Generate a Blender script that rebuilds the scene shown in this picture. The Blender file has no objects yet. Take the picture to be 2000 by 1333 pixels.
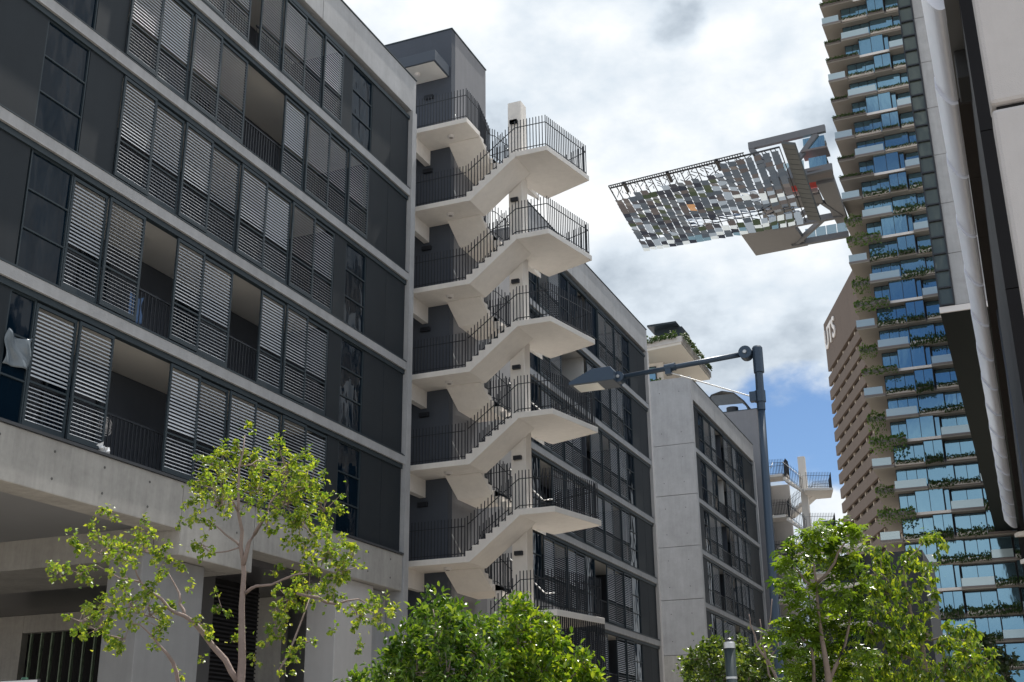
import bpy, math, random
from mathutils import Vector, Matrix
random.seed(11)
C = bpy.context.scene.collection
PI = math.pi
R = math.radians
TREE_L = [[[-7.42,10.67,0.22,0.0527],[-7.47,10.64,0.94,0.0461],[-7.48,10.63,1.36,0.0373],[-7.5,10.62,2.04,0.0255],[-7.54,10.59,2.31,0.0221],[-7.58,10.56,2.68,0.017],[-7.6,10.55,3.18,0.0119],[-7.57,10.57,3.52,0.0068]],[[-7.5,10.62,0.96,0.0329],[-7.6,10.54,1.16,0.0307],[-7.8,10.4,1.43,0.0285],[-7.95,10.28,1.59,0.0204],[-8.08,10.19,1.66,0.017],[-8.21,10.08,1.81,0.0136],[-8.31,10.0,1.92,0.0119],[-8.47,9.86,1.95,0.0068],[-8.64,9.71,2.07,0.0051]],[[-7.95,10.28,1.59,0.0176],[-8.06,10.33,1.72,0.0155],[-8.13,10.4,1.84,0.0111],[-8.29,10.4,2.06,0.0052]],[[-7.51,10.61,2.12,0.0263],[-7.45,10.6,2.35,0.0219],[-7.32,10.62,2.56,0.0196],[-7.23,10.62,2.75,0.0118],[-7.13,10.63,2.9,0.0084],[-6.87,10.74,3.07,0.005]],[[-7.48,10.63,1.83,0.0197],[-7.32,10.59,1.89,0.0152],[-7.02,10.64,1.95,0.0108],[-6.76,10.66,1.99,0.005]],[[-7.04,10.93,1.84,0.0154],[-6.92,11.14,1.82,0.0177],[-6.8,11.36,1.77,0.0156],[-6.67,11.57,1.84,0.007],[-6.54,11.79,1.78,0.0053]],[[-7.16,10.85,1.06,0.011],[-7.17,11.12,1.39,0.0112],[-7.18,11.4,1.88,0.0091]],[[-7.94,10.29,0.71,0.0263],[-7.92,10.22,0.93,0.0218],[-7.93,10.13,1.12,0.0195],[-8.0,9.99,1.27,0.0134],[-8.05,9.87,1.39,0.0083],[-8.16,9.69,1.46,0.005]],[[-7.54,10.59,2.31,0.0154],[-7.68,10.58,2.42,0.011],[-7.81,10.58,2.52,0.0089],[-8.03,10.51,2.66,0.0052]],[[-7.58,10.56,2.68,0.0132],[-7.6,10.34,2.83,0.0087],[-7.67,10.08,2.87,0.0064]],[[-7.31,10.75,2.78,0.0088],[-7.22,10.93,2.67,0.0066],[-7.09,11.14,2.58,0.0045]],[[-7.16,10.85,1.98,0.0088],[-7.0,11.04,2.12,0.0066],[-6.85,11.2,2.24,0.0044]],[[-8.31,10.0,1.92,0.0088],[-8.31,9.87,2.09,0.0065],[-8.34,9.71,2.28,0.0043]],[[-7.6,10.55,3.18,0.0088],[-7.53,10.76,3.28,0.0066],[-7.34,11.05,3.3,0.0045]],[[-7.54,10.59,2.31,0.0088],[-7.71,10.38,2.23,0.0065],[-7.84,10.2,2.32,0.0043]]]
CL_L = [[-7.63,10.68,3.61,0.06],[-7.71,10.76,3.42,0.132],[-7.89,10.7,3.22,0.23],[-8.15,10.69,3.13,0.176],[-8.1,10.48,2.88,0.121],[-7.7,10.99,3.35,0.154],[-6.93,10.44,3.11,0.23],[-6.98,10.93,3.06,0.208],[-7.08,11.43,2.89,0.186],[-7.25,10.97,2.9,0.247],[-7.67,10.99,3.06,0.219],[-7.51,10.13,2.73,0.219],[-7.03,10.9,2.64,0.23],[-7.2,10.52,2.59,0.121],[-6.81,11.13,2.31,0.176],[-7.01,11.03,2.39,0.154],[-6.54,10.67,2.4,0.11],[-6.5,10.93,2.09,0.165],[-6.44,11.04,2.24,0.099],[-7.36,11.22,1.9,0.176],[-7.09,11.21,1.93,0.165],[-6.55,10.83,1.79,0.132],[-6.64,11.52,1.72,0.176],[-6.13,11.05,1.59,0.154],[-6.23,11.54,1.68,0.077],[-6.72,10.69,2.1,0.088],[-8.31,9.34,2.52,0.06],[-8.83,10.04,2.65,0.066],[-8.51,9.44,2.45,0.049],[-8.17,9.75,2.42,0.11],[-9.17,9.89,2.37,0.077],[-9.1,9.79,2.41,0.066],[-8.76,9.32,1.97,0.099],[-9.28,9.75,2.09,0.055],[-8.77,9.65,2.02,0.099],[-8.74,9.87,2.28,0.143],[-8.27,9.64,2.13,0.154],[-8.6,10.33,2.34,0.154],[-8.79,9.83,1.94,0.066],[-8.48,10.46,2.17,0.121],[-8.38,10.44,2.35,0.066],[-7.81,10.14,2.57,0.077],[-7.97,10.1,2.51,0.044],[-7.66,10.09,2.29,0.121],[-7.59,10.11,2.44,0.066],[-8.08,9.63,1.68,0.176],[-8.37,9.69,1.62,0.154],[-8.3,10.14,1.66,0.165],[-8.38,9.28,1.47,0.11],[-8.7,9.9,1.5,0.132],[-8.3,9.79,1.38,0.143],[-8.03,9.98,1.48,0.11],[-8.24,10.47,1.72,0.088],[-8.7,9.63,1.38,0.066],[-7.68,10.26,1.49,0.099],[-7.73,10.43,1.41,0.049],[-8.62,10.0,1.3,0.06],[-7.89,9.77,1.24,0.044],[-7.73,11.04,1.51,0.071],[-6.94,10.43,1.46,0.093],[-7.7,10.78,1.39,0.071],[-7.47,11.06,1.35,0.071],[-6.75,10.54,1.12,0.088],[-8.14,10.51,1.08,0.06],[-7.69,10.32,1.14,0.044],[-6.75,11.2,1.48,0.044],[-6.24,10.84,1.29,0.055],[-6.96,10.44,1.62,0.071],[-6.98,10.59,1.41,0.11],[-6.76,11.63,1.58,0.044],[-7.5,10.25,1.68,0.088],[-8.05,10.53,1.91,0.055],[-7.16,11.36,1.41,0.077],[-7.34,11.26,1.1,0.077],[-6.61,11.01,2.03,0.11],[-7.19,10.66,2.08,0.066],[-8.0,10.28,2.11,0.066],[-8.59,10.13,1.99,0.077],[-7.13,10.4,1.13,0.044]]
CL_M1 = [[-7.03,14.15,2.15,0.128],[-6.94,14.26,2.06,0.154],[-6.85,14.38,2.0,0.128],[-6.76,13.33,1.88,0.115],[-7.31,14.27,1.85,0.167],[-6.62,13.47,1.73,0.218],[-6.52,13.85,1.77,0.192],[-6.49,14.22,1.87,0.141],[-6.52,14.61,1.78,0.167],[-7.09,13.57,1.62,0.179],[-7.18,14.31,1.59,0.256],[-6.68,14.04,1.55,0.256],[-6.34,13.9,1.46,0.231],[-7.18,13.49,1.4,0.192],[-6.88,13.46,1.29,0.269],[-6.55,13.49,1.22,0.269],[-6.31,13.69,1.17,0.231],[-7.5,13.82,1.29,0.167],[-7.82,14.07,1.22,0.141],[-7.51,13.09,1.17,0.103],[-7.5,12.94,1.08,0.09],[-7.55,14.2,1.12,0.256],[-7.01,13.87,0.96,0.32],[-6.55,13.92,0.95,0.32],[-6.13,13.89,1.29,0.179],[-6.93,13.99,0.82,0.385],[-7.57,13.97,0.86,0.256],[-7.6,13.45,1.02,0.141]]
CL_M2 = [[-6.56,15.58,2.22,0.098],[-6.27,15.23,2.13,0.127],[-6.79,16.13,2.12,0.183],[-6.51,15.1,1.83,0.183],[-6.44,15.73,1.95,0.197],[-6.42,16.18,2.14,0.127],[-6.05,15.41,1.87,0.155],[-6.65,15.95,1.74,0.239],[-6.48,16.3,1.73,0.239],[-6.11,16.03,1.8,0.169],[-6.15,16.22,1.61,0.197],[-6.58,15.16,1.57,0.211],[-6.51,15.62,1.44,0.281],[-6.07,15.43,1.37,0.253],[-6.04,16.33,1.47,0.211],[-5.62,15.78,1.45,0.141],[-5.62,15.99,1.33,0.141],[-6.04,16.53,1.28,0.211],[-7.03,15.94,1.35,0.239],[-6.44,16.35,1.14,0.351],[-6.59,15.61,1.04,0.351],[-5.64,16.02,1.13,0.183],[-5.61,16.34,1.33,0.056],[-5.96,15.89,0.9,0.351]]
TR_M1 = [[[-6.9,13.88,0.13,0.0366],[-6.9,13.88,1.12,0.0235],[-6.82,13.92,1.51,0.0157],[-6.78,13.94,1.82,0.0081]],[[-6.89,13.88,0.72,0.0235],[-6.97,13.84,1.12,0.0183],[-7.09,13.79,1.39,0.0131],[-7.23,13.71,1.64,0.0061]],[[-6.89,13.88,0.72,0.0235],[-6.72,13.97,1.32,0.0157],[-6.52,14.06,1.63,0.0078]],[[-6.89,13.88,0.6,0.0209],[-6.8,13.93,1.14,0.0157],[-6.89,13.88,1.7,0.0105],[-6.92,13.87,2.01,0.0061]]]
TR_M2 = [[[-6.53,15.7,0.13,0.0402],[-6.51,15.7,1.22,0.0287],[-6.53,15.7,1.79,0.0172],[-6.57,15.68,2.13,0.0067]],[[-6.52,15.7,0.91,0.023],[-6.22,15.82,1.37,0.0172],[-6.08,15.87,1.71,0.0086]],[[-6.52,15.7,0.91,0.023],[-5.97,15.92,1.17,0.0172],[-5.7,16.02,1.43,0.0086]]]
CL_M3 = [[-5.44,22.05,2.18,0.209],[-5.29,22.24,2.29,0.171],[-5.62,21.79,2.04,0.209],[-5.8,22.08,1.89,0.19],[-5.79,22.97,1.91,0.285],[-5.54,22.99,2.04,0.266],[-5.06,22.62,2.17,0.209],[-4.8,22.49,2.06,0.247],[-4.54,22.32,1.94,0.19],[-4.83,21.9,1.79,0.285],[-5.16,22.09,1.69,0.323],[-4.78,22.9,1.73,0.285],[-5.99,22.74,1.72,0.209],[-5.55,22.12,1.48,0.38],[-5.07,22.84,1.46,0.38],[-4.54,22.94,1.81,0.133],[-4.5,22.83,1.58,0.171]]
TR_M3 = [[[-5.32,22.38,0.31,0.0466],[-5.24,22.4,1.59,0.0349],[-5.3,22.38,2.07,0.0194]],[[-5.28,22.39,1.0,0.0272],[-4.83,22.49,1.7,0.0194],[-4.68,22.52,1.96,0.0116]]]
TR_B = [[[-2.85,15.74,0.38,0.0216],[-3.03,15.71,1.09,0.0189],[-3.13,15.69,1.36,0.0162],[-3.25,15.67,1.54,0.0126],[-3.31,15.65,1.81,0.0084],[-3.32,15.65,1.94,0.0063]],[[-3.09,15.7,1.1,0.0135],[-3.14,15.69,1.3,0.0135],[-3.2,15.68,1.62,0.0108],[-3.19,15.68,1.87,0.0063]],[[-3.13,15.69,1.36,0.0108],[-2.99,15.72,1.53,0.0081],[-2.95,15.73,1.67,0.0054]],[[-3.25,15.67,1.54,0.0081],[-3.11,15.7,1.68,0.0081],[-3.02,15.71,2.12,0.0054]]]
CL_P = [[-1.88,14.54,2.75,0.135],[-2.04,14.62,2.7,0.171],[-2.13,14.2,2.61,0.159],[-2.33,14.52,2.62,0.159],[-1.67,14.18,2.57,0.147],[-2.45,14.28,2.47,0.147],[-2.21,14.6,2.44,0.208],[-1.91,14.57,2.44,0.196],[-2.54,14.07,2.29,0.11],[-2.49,14.74,2.3,0.171],[-1.98,14.51,2.23,0.147],[-2.64,14.34,2.1,0.098],[-2.39,13.81,1.87,0.159],[-2.22,14.38,1.96,0.122],[-1.95,14.12,1.94,0.159],[-1.78,14.56,2.02,0.147],[-2.37,14.27,1.73,0.196],[-2.17,14.66,1.76,0.208],[-1.89,14.53,1.76,0.184],[-2.69,14.55,1.63,0.159],[-2.79,14.07,1.47,0.098],[-2.5,14.43,1.52,0.232],[-2.24,14.57,1.49,0.208],[-1.97,14.7,1.52,0.184],[-2.58,14.12,1.24,0.196],[-2.39,14.65,1.25,0.22],[-2.11,14.72,1.24,0.208],[-2.44,14.48,1.01,0.22],[-2.72,14.73,0.98,0.171],[-2.15,14.8,0.96,0.208],[-1.79,14.41,1.2,0.147],[-1.74,14.42,2.23,0.086],[-2.46,13.95,2.04,0.086],[-1.69,14.74,2.51,0.073],[-2.73,14.69,2.52,0.049]]
TR_P = [[[-2.24,14.33,0.18,0.0489],[-2.2,14.33,0.98,0.0392],[-2.21,14.33,1.22,0.0318],[-2.24,14.33,1.67,0.019],[-2.23,14.33,2.07,0.0152],[-2.24,14.33,2.31,0.0095]],[[-2.24,14.33,2.02,0.0171],[-2.43,14.36,2.24,0.0098],[-2.54,14.41,2.35,0.0074]],[[-2.23,14.33,2.07,0.0196],[-2.0,14.29,2.29,0.0146],[-1.86,14.25,2.5,0.0097]],[[-2.2,14.33,0.98,0.0245],[-2.0,14.44,1.38,0.0172],[-1.91,14.52,1.79,0.0124],[-1.82,14.61,2.2,0.0058]],[[-2.36,14.31,0.98,0.0196],[-2.36,14.37,1.34,0.0172],[-2.5,14.42,1.52,0.0099]]]
CL_D = [[-1.62,15.39,2.61,0.092],[-1.59,15.65,2.56,0.092],[-1.55,15.69,2.46,0.078],[-1.68,15.69,2.5,0.092],[-1.64,15.02,2.25,0.118],[-1.57,15.76,2.35,0.105],[-1.77,15.5,2.14,0.17],[-1.6,15.62,2.14,0.17],[-1.41,15.34,2.22,0.092],[-1.12,15.61,2.67,0.092],[-1.03,15.8,2.79,0.078],[-0.94,15.64,2.72,0.065],[-1.26,15.71,2.63,0.092],[-1.23,14.88,2.38,0.092],[-1.32,15.03,2.29,0.078],[-0.84,15.41,2.6,0.065],[-0.93,15.65,2.54,0.052],[-1.17,15.12,2.35,0.105],[-1.1,15.68,2.37,0.092],[-1.03,15.62,2.23,0.078],[-0.94,14.92,2.3,0.052],[-1.84,15.36,1.88,0.17],[-1.58,15.09,1.83,0.196],[-1.31,14.91,1.94,0.144],[-1.14,15.02,2.06,0.105],[-1.05,15.24,2.0,0.078],[-1.77,15.01,1.6,0.196],[-1.55,15.05,1.53,0.222],[-1.28,14.89,1.68,0.17],[-1.14,15.42,1.85,0.118],[-1.88,15.24,1.39,0.183],[-1.69,15.54,1.32,0.222],[-1.41,15.54,1.45,0.196],[-1.13,15.14,1.55,0.131],[-0.92,15.96,1.65,0.144],[-0.69,14.88,1.5,0.144],[-1.01,15.35,1.45,0.157],[-0.79,15.21,1.37,0.157],[-0.63,15.38,1.4,0.118],[-0.52,15.03,1.22,0.118],[-1.92,15.78,1.13,0.196],[-1.57,15.27,1.06,0.222],[-1.23,14.89,1.16,0.196],[-1.06,15.6,1.21,0.17],[-0.81,14.99,1.12,0.183],[-0.62,15.54,1.1,0.144],[-1.29,15.25,0.96,0.196],[-0.97,15.57,0.97,0.196],[-0.72,16.03,0.96,0.183],[-2.05,15.75,0.99,0.157],[-1.54,15.33,0.86,0.262],[-1.32,15.82,1.66,0.131],[-0.51,15.66,1.07,0.092],[-2.19,15.19,1.16,0.131],[-2.05,14.93,1.0,0.144]]
TR_D = [[[-1.32,15.44,0.18,0.0471],[-1.25,15.45,1.01,0.0366],[-1.24,15.45,1.26,0.0314],[-1.25,15.45,1.5,0.0203],[-1.31,15.44,1.71,0.0182],[-1.33,15.44,1.98,0.0162],[-1.36,15.44,2.29,0.0122],[-1.28,15.45,2.47,0.0081],[-1.11,15.46,2.64,0.0061]],[[-1.33,15.44,1.98,0.0131],[-1.42,15.49,2.05,0.0105],[-1.63,15.51,2.32,0.0079],[-1.64,15.56,2.58,0.0041]],[[-1.25,15.45,1.5,0.0157],[-1.01,15.4,1.51,0.0104],[-0.68,15.35,1.43,0.0078]],[[-1.24,15.45,1.26,0.0183],[-1.5,15.49,1.34,0.0131],[-1.72,15.54,1.53,0.0079]]]
CL_K = [[-0.88,24.08,2.28,0.122],[-0.86,24.05,2.1,0.182],[-0.7,24.45,2.08,0.142],[-1.07,24.44,1.96,0.203],[-0.76,24.1,1.87,0.223],[-0.58,23.84,1.89,0.122],[-0.89,24.38,1.67,0.243],[-0.61,23.49,1.6,0.182],[-0.44,23.6,1.91,0.081],[-0.99,24.05,1.43,0.243],[-0.61,24.11,1.42,0.182],[-1.21,23.61,1.55,0.243]]
TR_K = [[[-1.02,23.98,0.26,0.0567],[-0.85,23.99,1.53,0.0365],[-0.87,23.98,2.0,0.0203]]]
CAM_R = [0.921012,0.389404,-0.010086]
CAM_U = [0.140918,-0.308934,0.940586]
CAM_F = [-0.363152,0.867712,0.339406]

# ---------------------------------------------------------------- camera, sky, sun, exposure
sc = bpy.context.scene
cam = bpy.data.cameras.new('camera'); co = bpy.data.objects.new('camera', cam); C.objects.link(co)
co.matrix_world = Matrix([[CAM_R[0], CAM_U[0], -CAM_F[0], 0], [CAM_R[1], CAM_U[1], -CAM_F[1], 0],
                          [CAM_R[2], CAM_U[2], -CAM_F[2], 0], [0, 0, 0, 1]])
cam.sensor_width = 36; cam.lens = 42.618; cam.clip_start = .1; cam.clip_end = 6000
sc.camera = co
sc.view_settings.view_transform = 'Standard'; sc.view_settings.look = 'None'
sc.view_settings.gamma = 1; sc.view_settings.use_curve_mapping = False
sc.view_settings.exposure = 0.5
SUN_EL, SUN_AZ = 60, 5          # azimuth from +Y towards +X
sun = bpy.data.lights.new('sun', 'SUN'); sun.energy = 4.2; sun.angle = R(.5); sun.color = (1, .95, .87)
so = bpy.data.objects.new('sun', sun); C.objects.link(so)
sd = Vector((math.sin(R(SUN_AZ)) * math.cos(R(SUN_EL)), math.cos(R(SUN_AZ)) * math.cos(R(SUN_EL)), math.sin(R(SUN_EL))))
so.rotation_euler = sd.to_track_quat('Z', 'Y').to_euler(); so.location = (20, 60, 120)
w = bpy.data.worlds.new('World'); sc.world = w; w.use_nodes = True
nt = w.node_tree; N = nt.nodes; L = nt.links; N.clear()
def nd(t, **k):
    n = N.new(t)
    for a, b in k.items(): setattr(n, a, b)
    return n
def mth(op, a, b=None, c=None, clamp=False):
    n = N.new('ShaderNodeMath'); n.operation = op; n.use_clamp = clamp
    for i, v in enumerate((a, b, c)):
        if v is None: continue
        if isinstance(v, (int, float)): n.inputs[i].default_value = v
        else: L.new(v, n.inputs[i])
    return n.outputs[0]
sky = nd('ShaderNodeTexSky'); sky.sky_type = 'NISHITA'; sky.sun_disc = False
sky.sun_elevation = R(SUN_EL); sky.sun_rotation = R(SUN_AZ); sky.air_density = 1.0; sky.dust_density = .1; sky.altitude = 300; sky.ozone_density = 6
tc = nd('ShaderNodeTexCoord'); sep = nd('ShaderNodeSeparateXYZ'); L.new(tc.outputs['Generated'], sep.inputs[0])
zz = mth('ADD', mth('MAXIMUM', sep.outputs[2], 0.0), .22)
px = mth('DIVIDE', sep.outputs[0], zz); py = mth('DIVIDE', sep.outputs[1], zz)
cmb = nd('ShaderNodeCombineXYZ'); L.new(px, cmb.inputs[0]); L.new(py, cmb.inputs[1]); cmb.inputs[2].default_value = 3.7
def noise(scale, detail, rough, dist=0., off=None):
    n = nd('ShaderNodeTexNoise'); n.inputs['Scale'].default_value = scale; n.inputs['Detail'].default_value = detail
    n.inputs['Roughness'].default_value = rough; n.inputs['Distortion'].default_value = dist
    if off:
        v = nd('ShaderNodeVectorMath'); v.operation = 'ADD'; L.new(cmb.outputs[0], v.inputs[0]); v.inputs[1].default_value = off
        L.new(v.outputs[0], n.inputs['Vector'])
    else: L.new(cmb.outputs[0], n.inputs['Vector'])
    return n.outputs['Fac']
wn = nd('ShaderNodeTexNoise'); wn.inputs['Scale'].default_value = 7.; wn.inputs['Detail'].default_value = 6; L.new(tc.outputs['Generated'], wn.inputs['Vector'])
w1 = nd('ShaderNodeVectorMath'); w1.operation = 'SUBTRACT'; L.new(wn.outputs['Color'], w1.inputs[0]); w1.inputs[1].default_value = (.5, .5, .5)
w2 = nd('ShaderNodeVectorMath'); w2.operation = 'MULTIPLY_ADD'; L.new(w1.outputs[0], w2.inputs[0]); w2.inputs[1].default_value = (.16, .16, .16); L.new(tc.outputs['Generated'], w2.inputs[2])
w3 = nd('ShaderNodeVectorMath'); w3.operation = 'NORMALIZE'; L.new(w2.outputs[0], w3.inputs[0])
def blob(d, width):          # 1 at direction d, fading with angle
    v = nd('ShaderNodeVectorMath'); v.operation = 'DOT_PRODUCT'; L.new(w3.outputs[0], v.inputs[0]); v.inputs[1].default_value = d
    mr = nd('ShaderNodeMapRange'); mr.interpolation_type = 'SMOOTHSTEP'; L.new(v.outputs['Value'], mr.inputs['Value'])
    mr.inputs['From Min'].default_value = math.cos(R(width)); mr.inputs['From Max'].default_value = 1.0
    return mr.outputs[0]
def dnoise(scale, detail, rough, off=(0, 0, 0)):
    n = nd('ShaderNodeTexNoise'); n.inputs['Scale'].default_value = scale; n.inputs['Detail'].default_value = detail; n.inputs['Roughness'].default_value = rough
    v = nd('ShaderNodeVectorMath'); v.operation = 'MULTIPLY_ADD'; L.new(tc.outputs['Generated'], v.inputs[0]); v.inputs[1].default_value = (1, 1, 1.7); v.inputs[2].default_value = off
    L.new(v.outputs[0], n.inputs['Vector']); return n.outputs['Fac']
def D(az, el): return (math.sin(R(az)) * math.cos(R(el)), math.cos(R(az)) * math.cos(R(el)), math.sin(R(el)))
OFF = (2.31, 7.7, 4.1)
cover = mth('ADD', dnoise(3.2, 12, .62, OFF), .19)
cover = mth('ADD', cover, mth('MULTIPLY', blob(D(-8.6, 15.0), 4.2), -.20))      # blue gaps low over the street
cover = mth('ADD', cover, mth('MULTIPLY', blob(D(-13.2, 19.2), 2.6), -.15))
cover = mth('ADD', cover, mth('MULTIPLY', blob(D(-13, 28), 13), .22))
cover = mth('ADD', cover, mth('MULTIPLY', blob(D(-9, 10.5), 3), .2))
BRI_ADD = mth('ADD', mth('MULTIPLY', blob(D(-10.8, 31), 11), .10), mth('MULTIPLY', blob(D(-24, 35), 10), -.07))
BRI_ADD = mth('ADD', BRI_ADD, mth('MULTIPLY', blob(D(-14.4, 33.7), 1.7), -.20))
BRI_ADD = mth('ADD', BRI_ADD, mth('MULTIPLY', blob(D(-7.0, 29.5), 2.0), -.20))
BRI_ADD = mth('ADD', BRI_ADD, mth('MULTIPLY', blob(D(-8.3, 11.5), 5), .10))
BRI_ADD = mth('ADD', BRI_ADD, .035)

back = nd('ShaderNodeMapRange'); L.new(sep.outputs[1], back.inputs['Value'])     # broken cloud behind the camera
back.inputs['From Min'].default_value = -.7; back.inputs['From Max'].default_value = .1; back.inputs['To Min'].default_value = -.10; back.inputs['To Max'].default_value = 0
cover = mth('ADD', cover, back.outputs[0])
msk = nd('ShaderNodeMapRange'); msk.interpolation_type = 'SMOOTHSTEP'; L.new(cover, msk.inputs['Value'])
msk.inputs['From Min'].default_value = .44; msk.inputs['From Max'].default_value = .62
so_ = tuple(OFF[i] + .055 * v for i, v in enumerate((.1, .5, .86 * 1.7)))
relief = mth('MULTIPLY', mth('SUBTRACT', dnoise(3.6, 12, .56, OFF), dnoise(3.6, 12, .56, so_)), 1.5)     # sunward side of each billow is brighter
bsum = mth('ADD', mth('ADD', mth('MULTIPLY', dnoise(2.3, 8, .6, (9, 1, 3)), .8), .10), relief)
bri = nd('ShaderNodeValToRGB'); L.new(mth('ADD', BRI_ADD, bsum), bri.inputs[0])
cr = bri.color_ramp; cr.elements[0].position = .22; cr.elements[0].color = (.30, .36, .43, 1); cr.elements[1].position = .78; cr.elements[1].color = (.97, .98, .98, 1)
e = cr.elements.new(.46); e.color = (.64, .71, .78, 1)
b1 = nd('ShaderNodeBackground'); L.new(sky.outputs[0], b1.inputs[0]); b1.inputs[1].default_value = .075
b2 = nd('ShaderNodeBackground'); L.new(bri.outputs[0], b2.inputs[0]); b2.inputs[1].default_value = .83
mx = nd('ShaderNodeMixShader'); L.new(msk.outputs[0], mx.inputs[0]); L.new(b1.outputs[0], mx.inputs[1]); L.new(b2.outputs[0], mx.inputs[2])
wo = nd('ShaderNodeOutputWorld'); L.new(mx.outputs[0], wo.inputs[0])

# ---------------------------------------------------------------- materials
MAT = {}
def mat(name, col, rough=.7, metal=0., spec=.5, var=0., scale=2., streak=0., bump=0., bscale=40., col2=None, trans=0., blotch=0., ior=None, wav=0.):
    if name in MAT: return MAT[name]
    m = bpy.data.materials.new(name); m.use_nodes = True; t = m.node_tree; n = t.nodes; l = t.links
    b = n['Principled BSDF']; b.inputs['Roughness'].default_value = rough; b.inputs['Metallic'].default_value = metal
    b.inputs['Specular IOR Level'].default_value = spec; b.inputs['Base Color'].default_value = (*col, 1)
    if ior: b.inputs['IOR'].default_value = ior
    g = n.new('ShaderNodeNewGeometry')
    if var or streak or blotch:
        def nz(sc_, det, vec=None, rg=.6):
            q = n.new('ShaderNodeTexNoise'); q.inputs['Scale'].default_value = sc_; q.inputs['Detail'].default_value = det; q.inputs['Roughness'].default_value = rg
            l.new(vec or g.outputs['Position'], q.inputs['Vector']); return q.outputs['Fac']
        acc = None
        terms = []
        if var: terms.append((nz(scale, 6), var))
        if streak:
            mp = n.new('ShaderNodeMapping'); mp.inputs['Scale'].default_value = (3., 3., .25); l.new(g.outputs['Position'], mp.inputs[0])
            terms.append((nz(1.6, 7, mp.outputs[0], .7), streak))
        if blotch: terms.append((nz(.45, 4), blotch)); terms.append((nz(9., 3), blotch * .5))
        val = None
        for s, a in terms:
            q = n.new('ShaderNodeMath'); q.operation = 'MULTIPLY_ADD'; l.new(s, q.inputs[0]); q.inputs[1].default_value = 2 * a
            if val is None: q.inputs[2].default_value = 1 - a
            else:
                q2 = n.new('ShaderNodeMath'); q2.operation = 'SUBTRACT'; l.new(val, q2.inputs[0]); q2.inputs[1].default_value = a; l.new(q2.outputs[0], q.inputs[2])
            val = q.outputs[0]
        mxn = n.new('ShaderNodeVectorMath'); mxn.operation = 'SCALE'; mxn.inputs[0].default_value = col; l.new(val, mxn.inputs['Scale'])
        out = mxn.outputs[0]
        if col2:
            mm = n.new('ShaderNodeMix'); mm.data_type = 'RGBA'; l.new(nz(scale * .7 + .3, 5), mm.inputs['Factor']); l.new(out, mm.inputs['A']); mm.inputs['B'].default_value = (*col2, 1)
            out = mm.outputs['Result']
        l.new(out, b.inputs['Base Color'])
    if bump:
        q = n.new('ShaderNodeTexNoise'); q.inputs['Scale'].default_value = bscale; q.inputs['Detail'].default_value = 4; l.new(g.outputs['Position'], q.inputs['Vector'])
        bp = n.new('ShaderNodeBump'); bp.inputs['Strength'].default_value = bump; bp.inputs['Distance'].default_value = .02; l.new(q.outputs['Fac'], bp.inputs['Height']); l.new(bp.outputs[0], b.inputs['Normal'])
    if wav:
        mp = n.new('ShaderNodeMapping'); mp.inputs['Scale'].default_value = (1.6, 1.6, .55); l.new(g.outputs['Position'], mp.inputs[0])
        q = n.new('ShaderNodeTexNoise'); q.inputs['Scale'].default_value = 1.3; q.inputs['Detail'].default_value = 1.5; l.new(mp.outputs[0], q.inputs['Vector'])
        bp = n.new('ShaderNodeBump'); bp.inputs['Strength'].default_value = 1.; bp.inputs['Distance'].default_value = wav; l.new(q.outputs['Fac'], bp.inputs['Height']); l.new(bp.outputs[0], b.inputs['Normal'])
    MAT[name] = m; return m
def leafmat(name, c1, c2, tr=.45, gloss=.35):
    m = bpy.data.materials.new(name); m.use_nodes = True; t = m.node_tree; n = t.nodes; l = t.links
    b = n['Principled BSDF']; b.inputs['Roughness'].default_value = gloss
    g = n.new('ShaderNodeNewGeometry'); mp = n.new('ShaderNodeMapRange')
    r = n.new('ShaderNodeValToRGB'); r.color_ramp.elements[0].color = (*[v * .75 for v in c1], 1); r.color_ramp.elements[1].color = (*c2, 1); e_ = r.color_ramp.elements.new(.55); e_.color = (*[(a_ * .6 + b__ * .4) for a_, b__ in zip(c1, c2)], 1); e_ = r.color_ramp.elements.new(.93); e_.color = (c2[0] * 1.15, c2[1] * .95, c2[2] * 1.2, 1)
    l.new(g.outputs['Random Per Island'], r.inputs[0]); l.new(r.outputs[0], b.inputs['Base Color'])
    tl = n.new('ShaderNodeBsdfTranslucent')
    k = n.new('ShaderNodeMix'); k.data_type = 'RGBA'; k.blend_type = 'MULTIPLY'; k.inputs['Factor'].default_value = 1; l.new(r.outputs[0], k.inputs['A']); k.inputs['B'].default_value = (2.4, 2.1, .7, 1)
    l.new(k.outputs['Result'], tl.inputs['Color'])
    ms = n.new('ShaderNodeMixShader'); ms.inputs[0].default_value = tr; l.new(b.outputs[0], ms.inputs[1]); l.new(tl.outputs[0], ms.inputs[2])
    l.new(ms.outputs[0], n['Material Output'].inputs[0]); return m
CONC = mat('concrete', (.365, .375, .395), .8, var=.20, scale=1.6, streak=.20, blotch=.16, bump=.25)
CONC_W = mat('pale_concrete', (.52, .515, .52), .75, var=.08, scale=3., streak=.08, bump=.1)
CONC_R = mat('raw_podium_concrete', (.36, .355, .345), .85, var=.26, scale=1.1, streak=.32, blotch=.26, bump=.12, bscale=60)
WHITE = mat('white_ceiling_paint', (.62, .62, .61), .6, var=.05)
CREAM = mat('painted_stair_concrete', (.77, .74, .705), .75, var=.07, scale=2.5, streak=.11, blotch=.05, bump=.12)
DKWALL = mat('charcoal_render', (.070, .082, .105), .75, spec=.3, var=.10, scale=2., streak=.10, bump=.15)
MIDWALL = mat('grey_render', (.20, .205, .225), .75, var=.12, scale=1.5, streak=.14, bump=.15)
PANEL = mat('charcoal_panel', (.018, .024, .031), .6, spec=.25, var=.16, scale=1.2, streak=.16)
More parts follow.
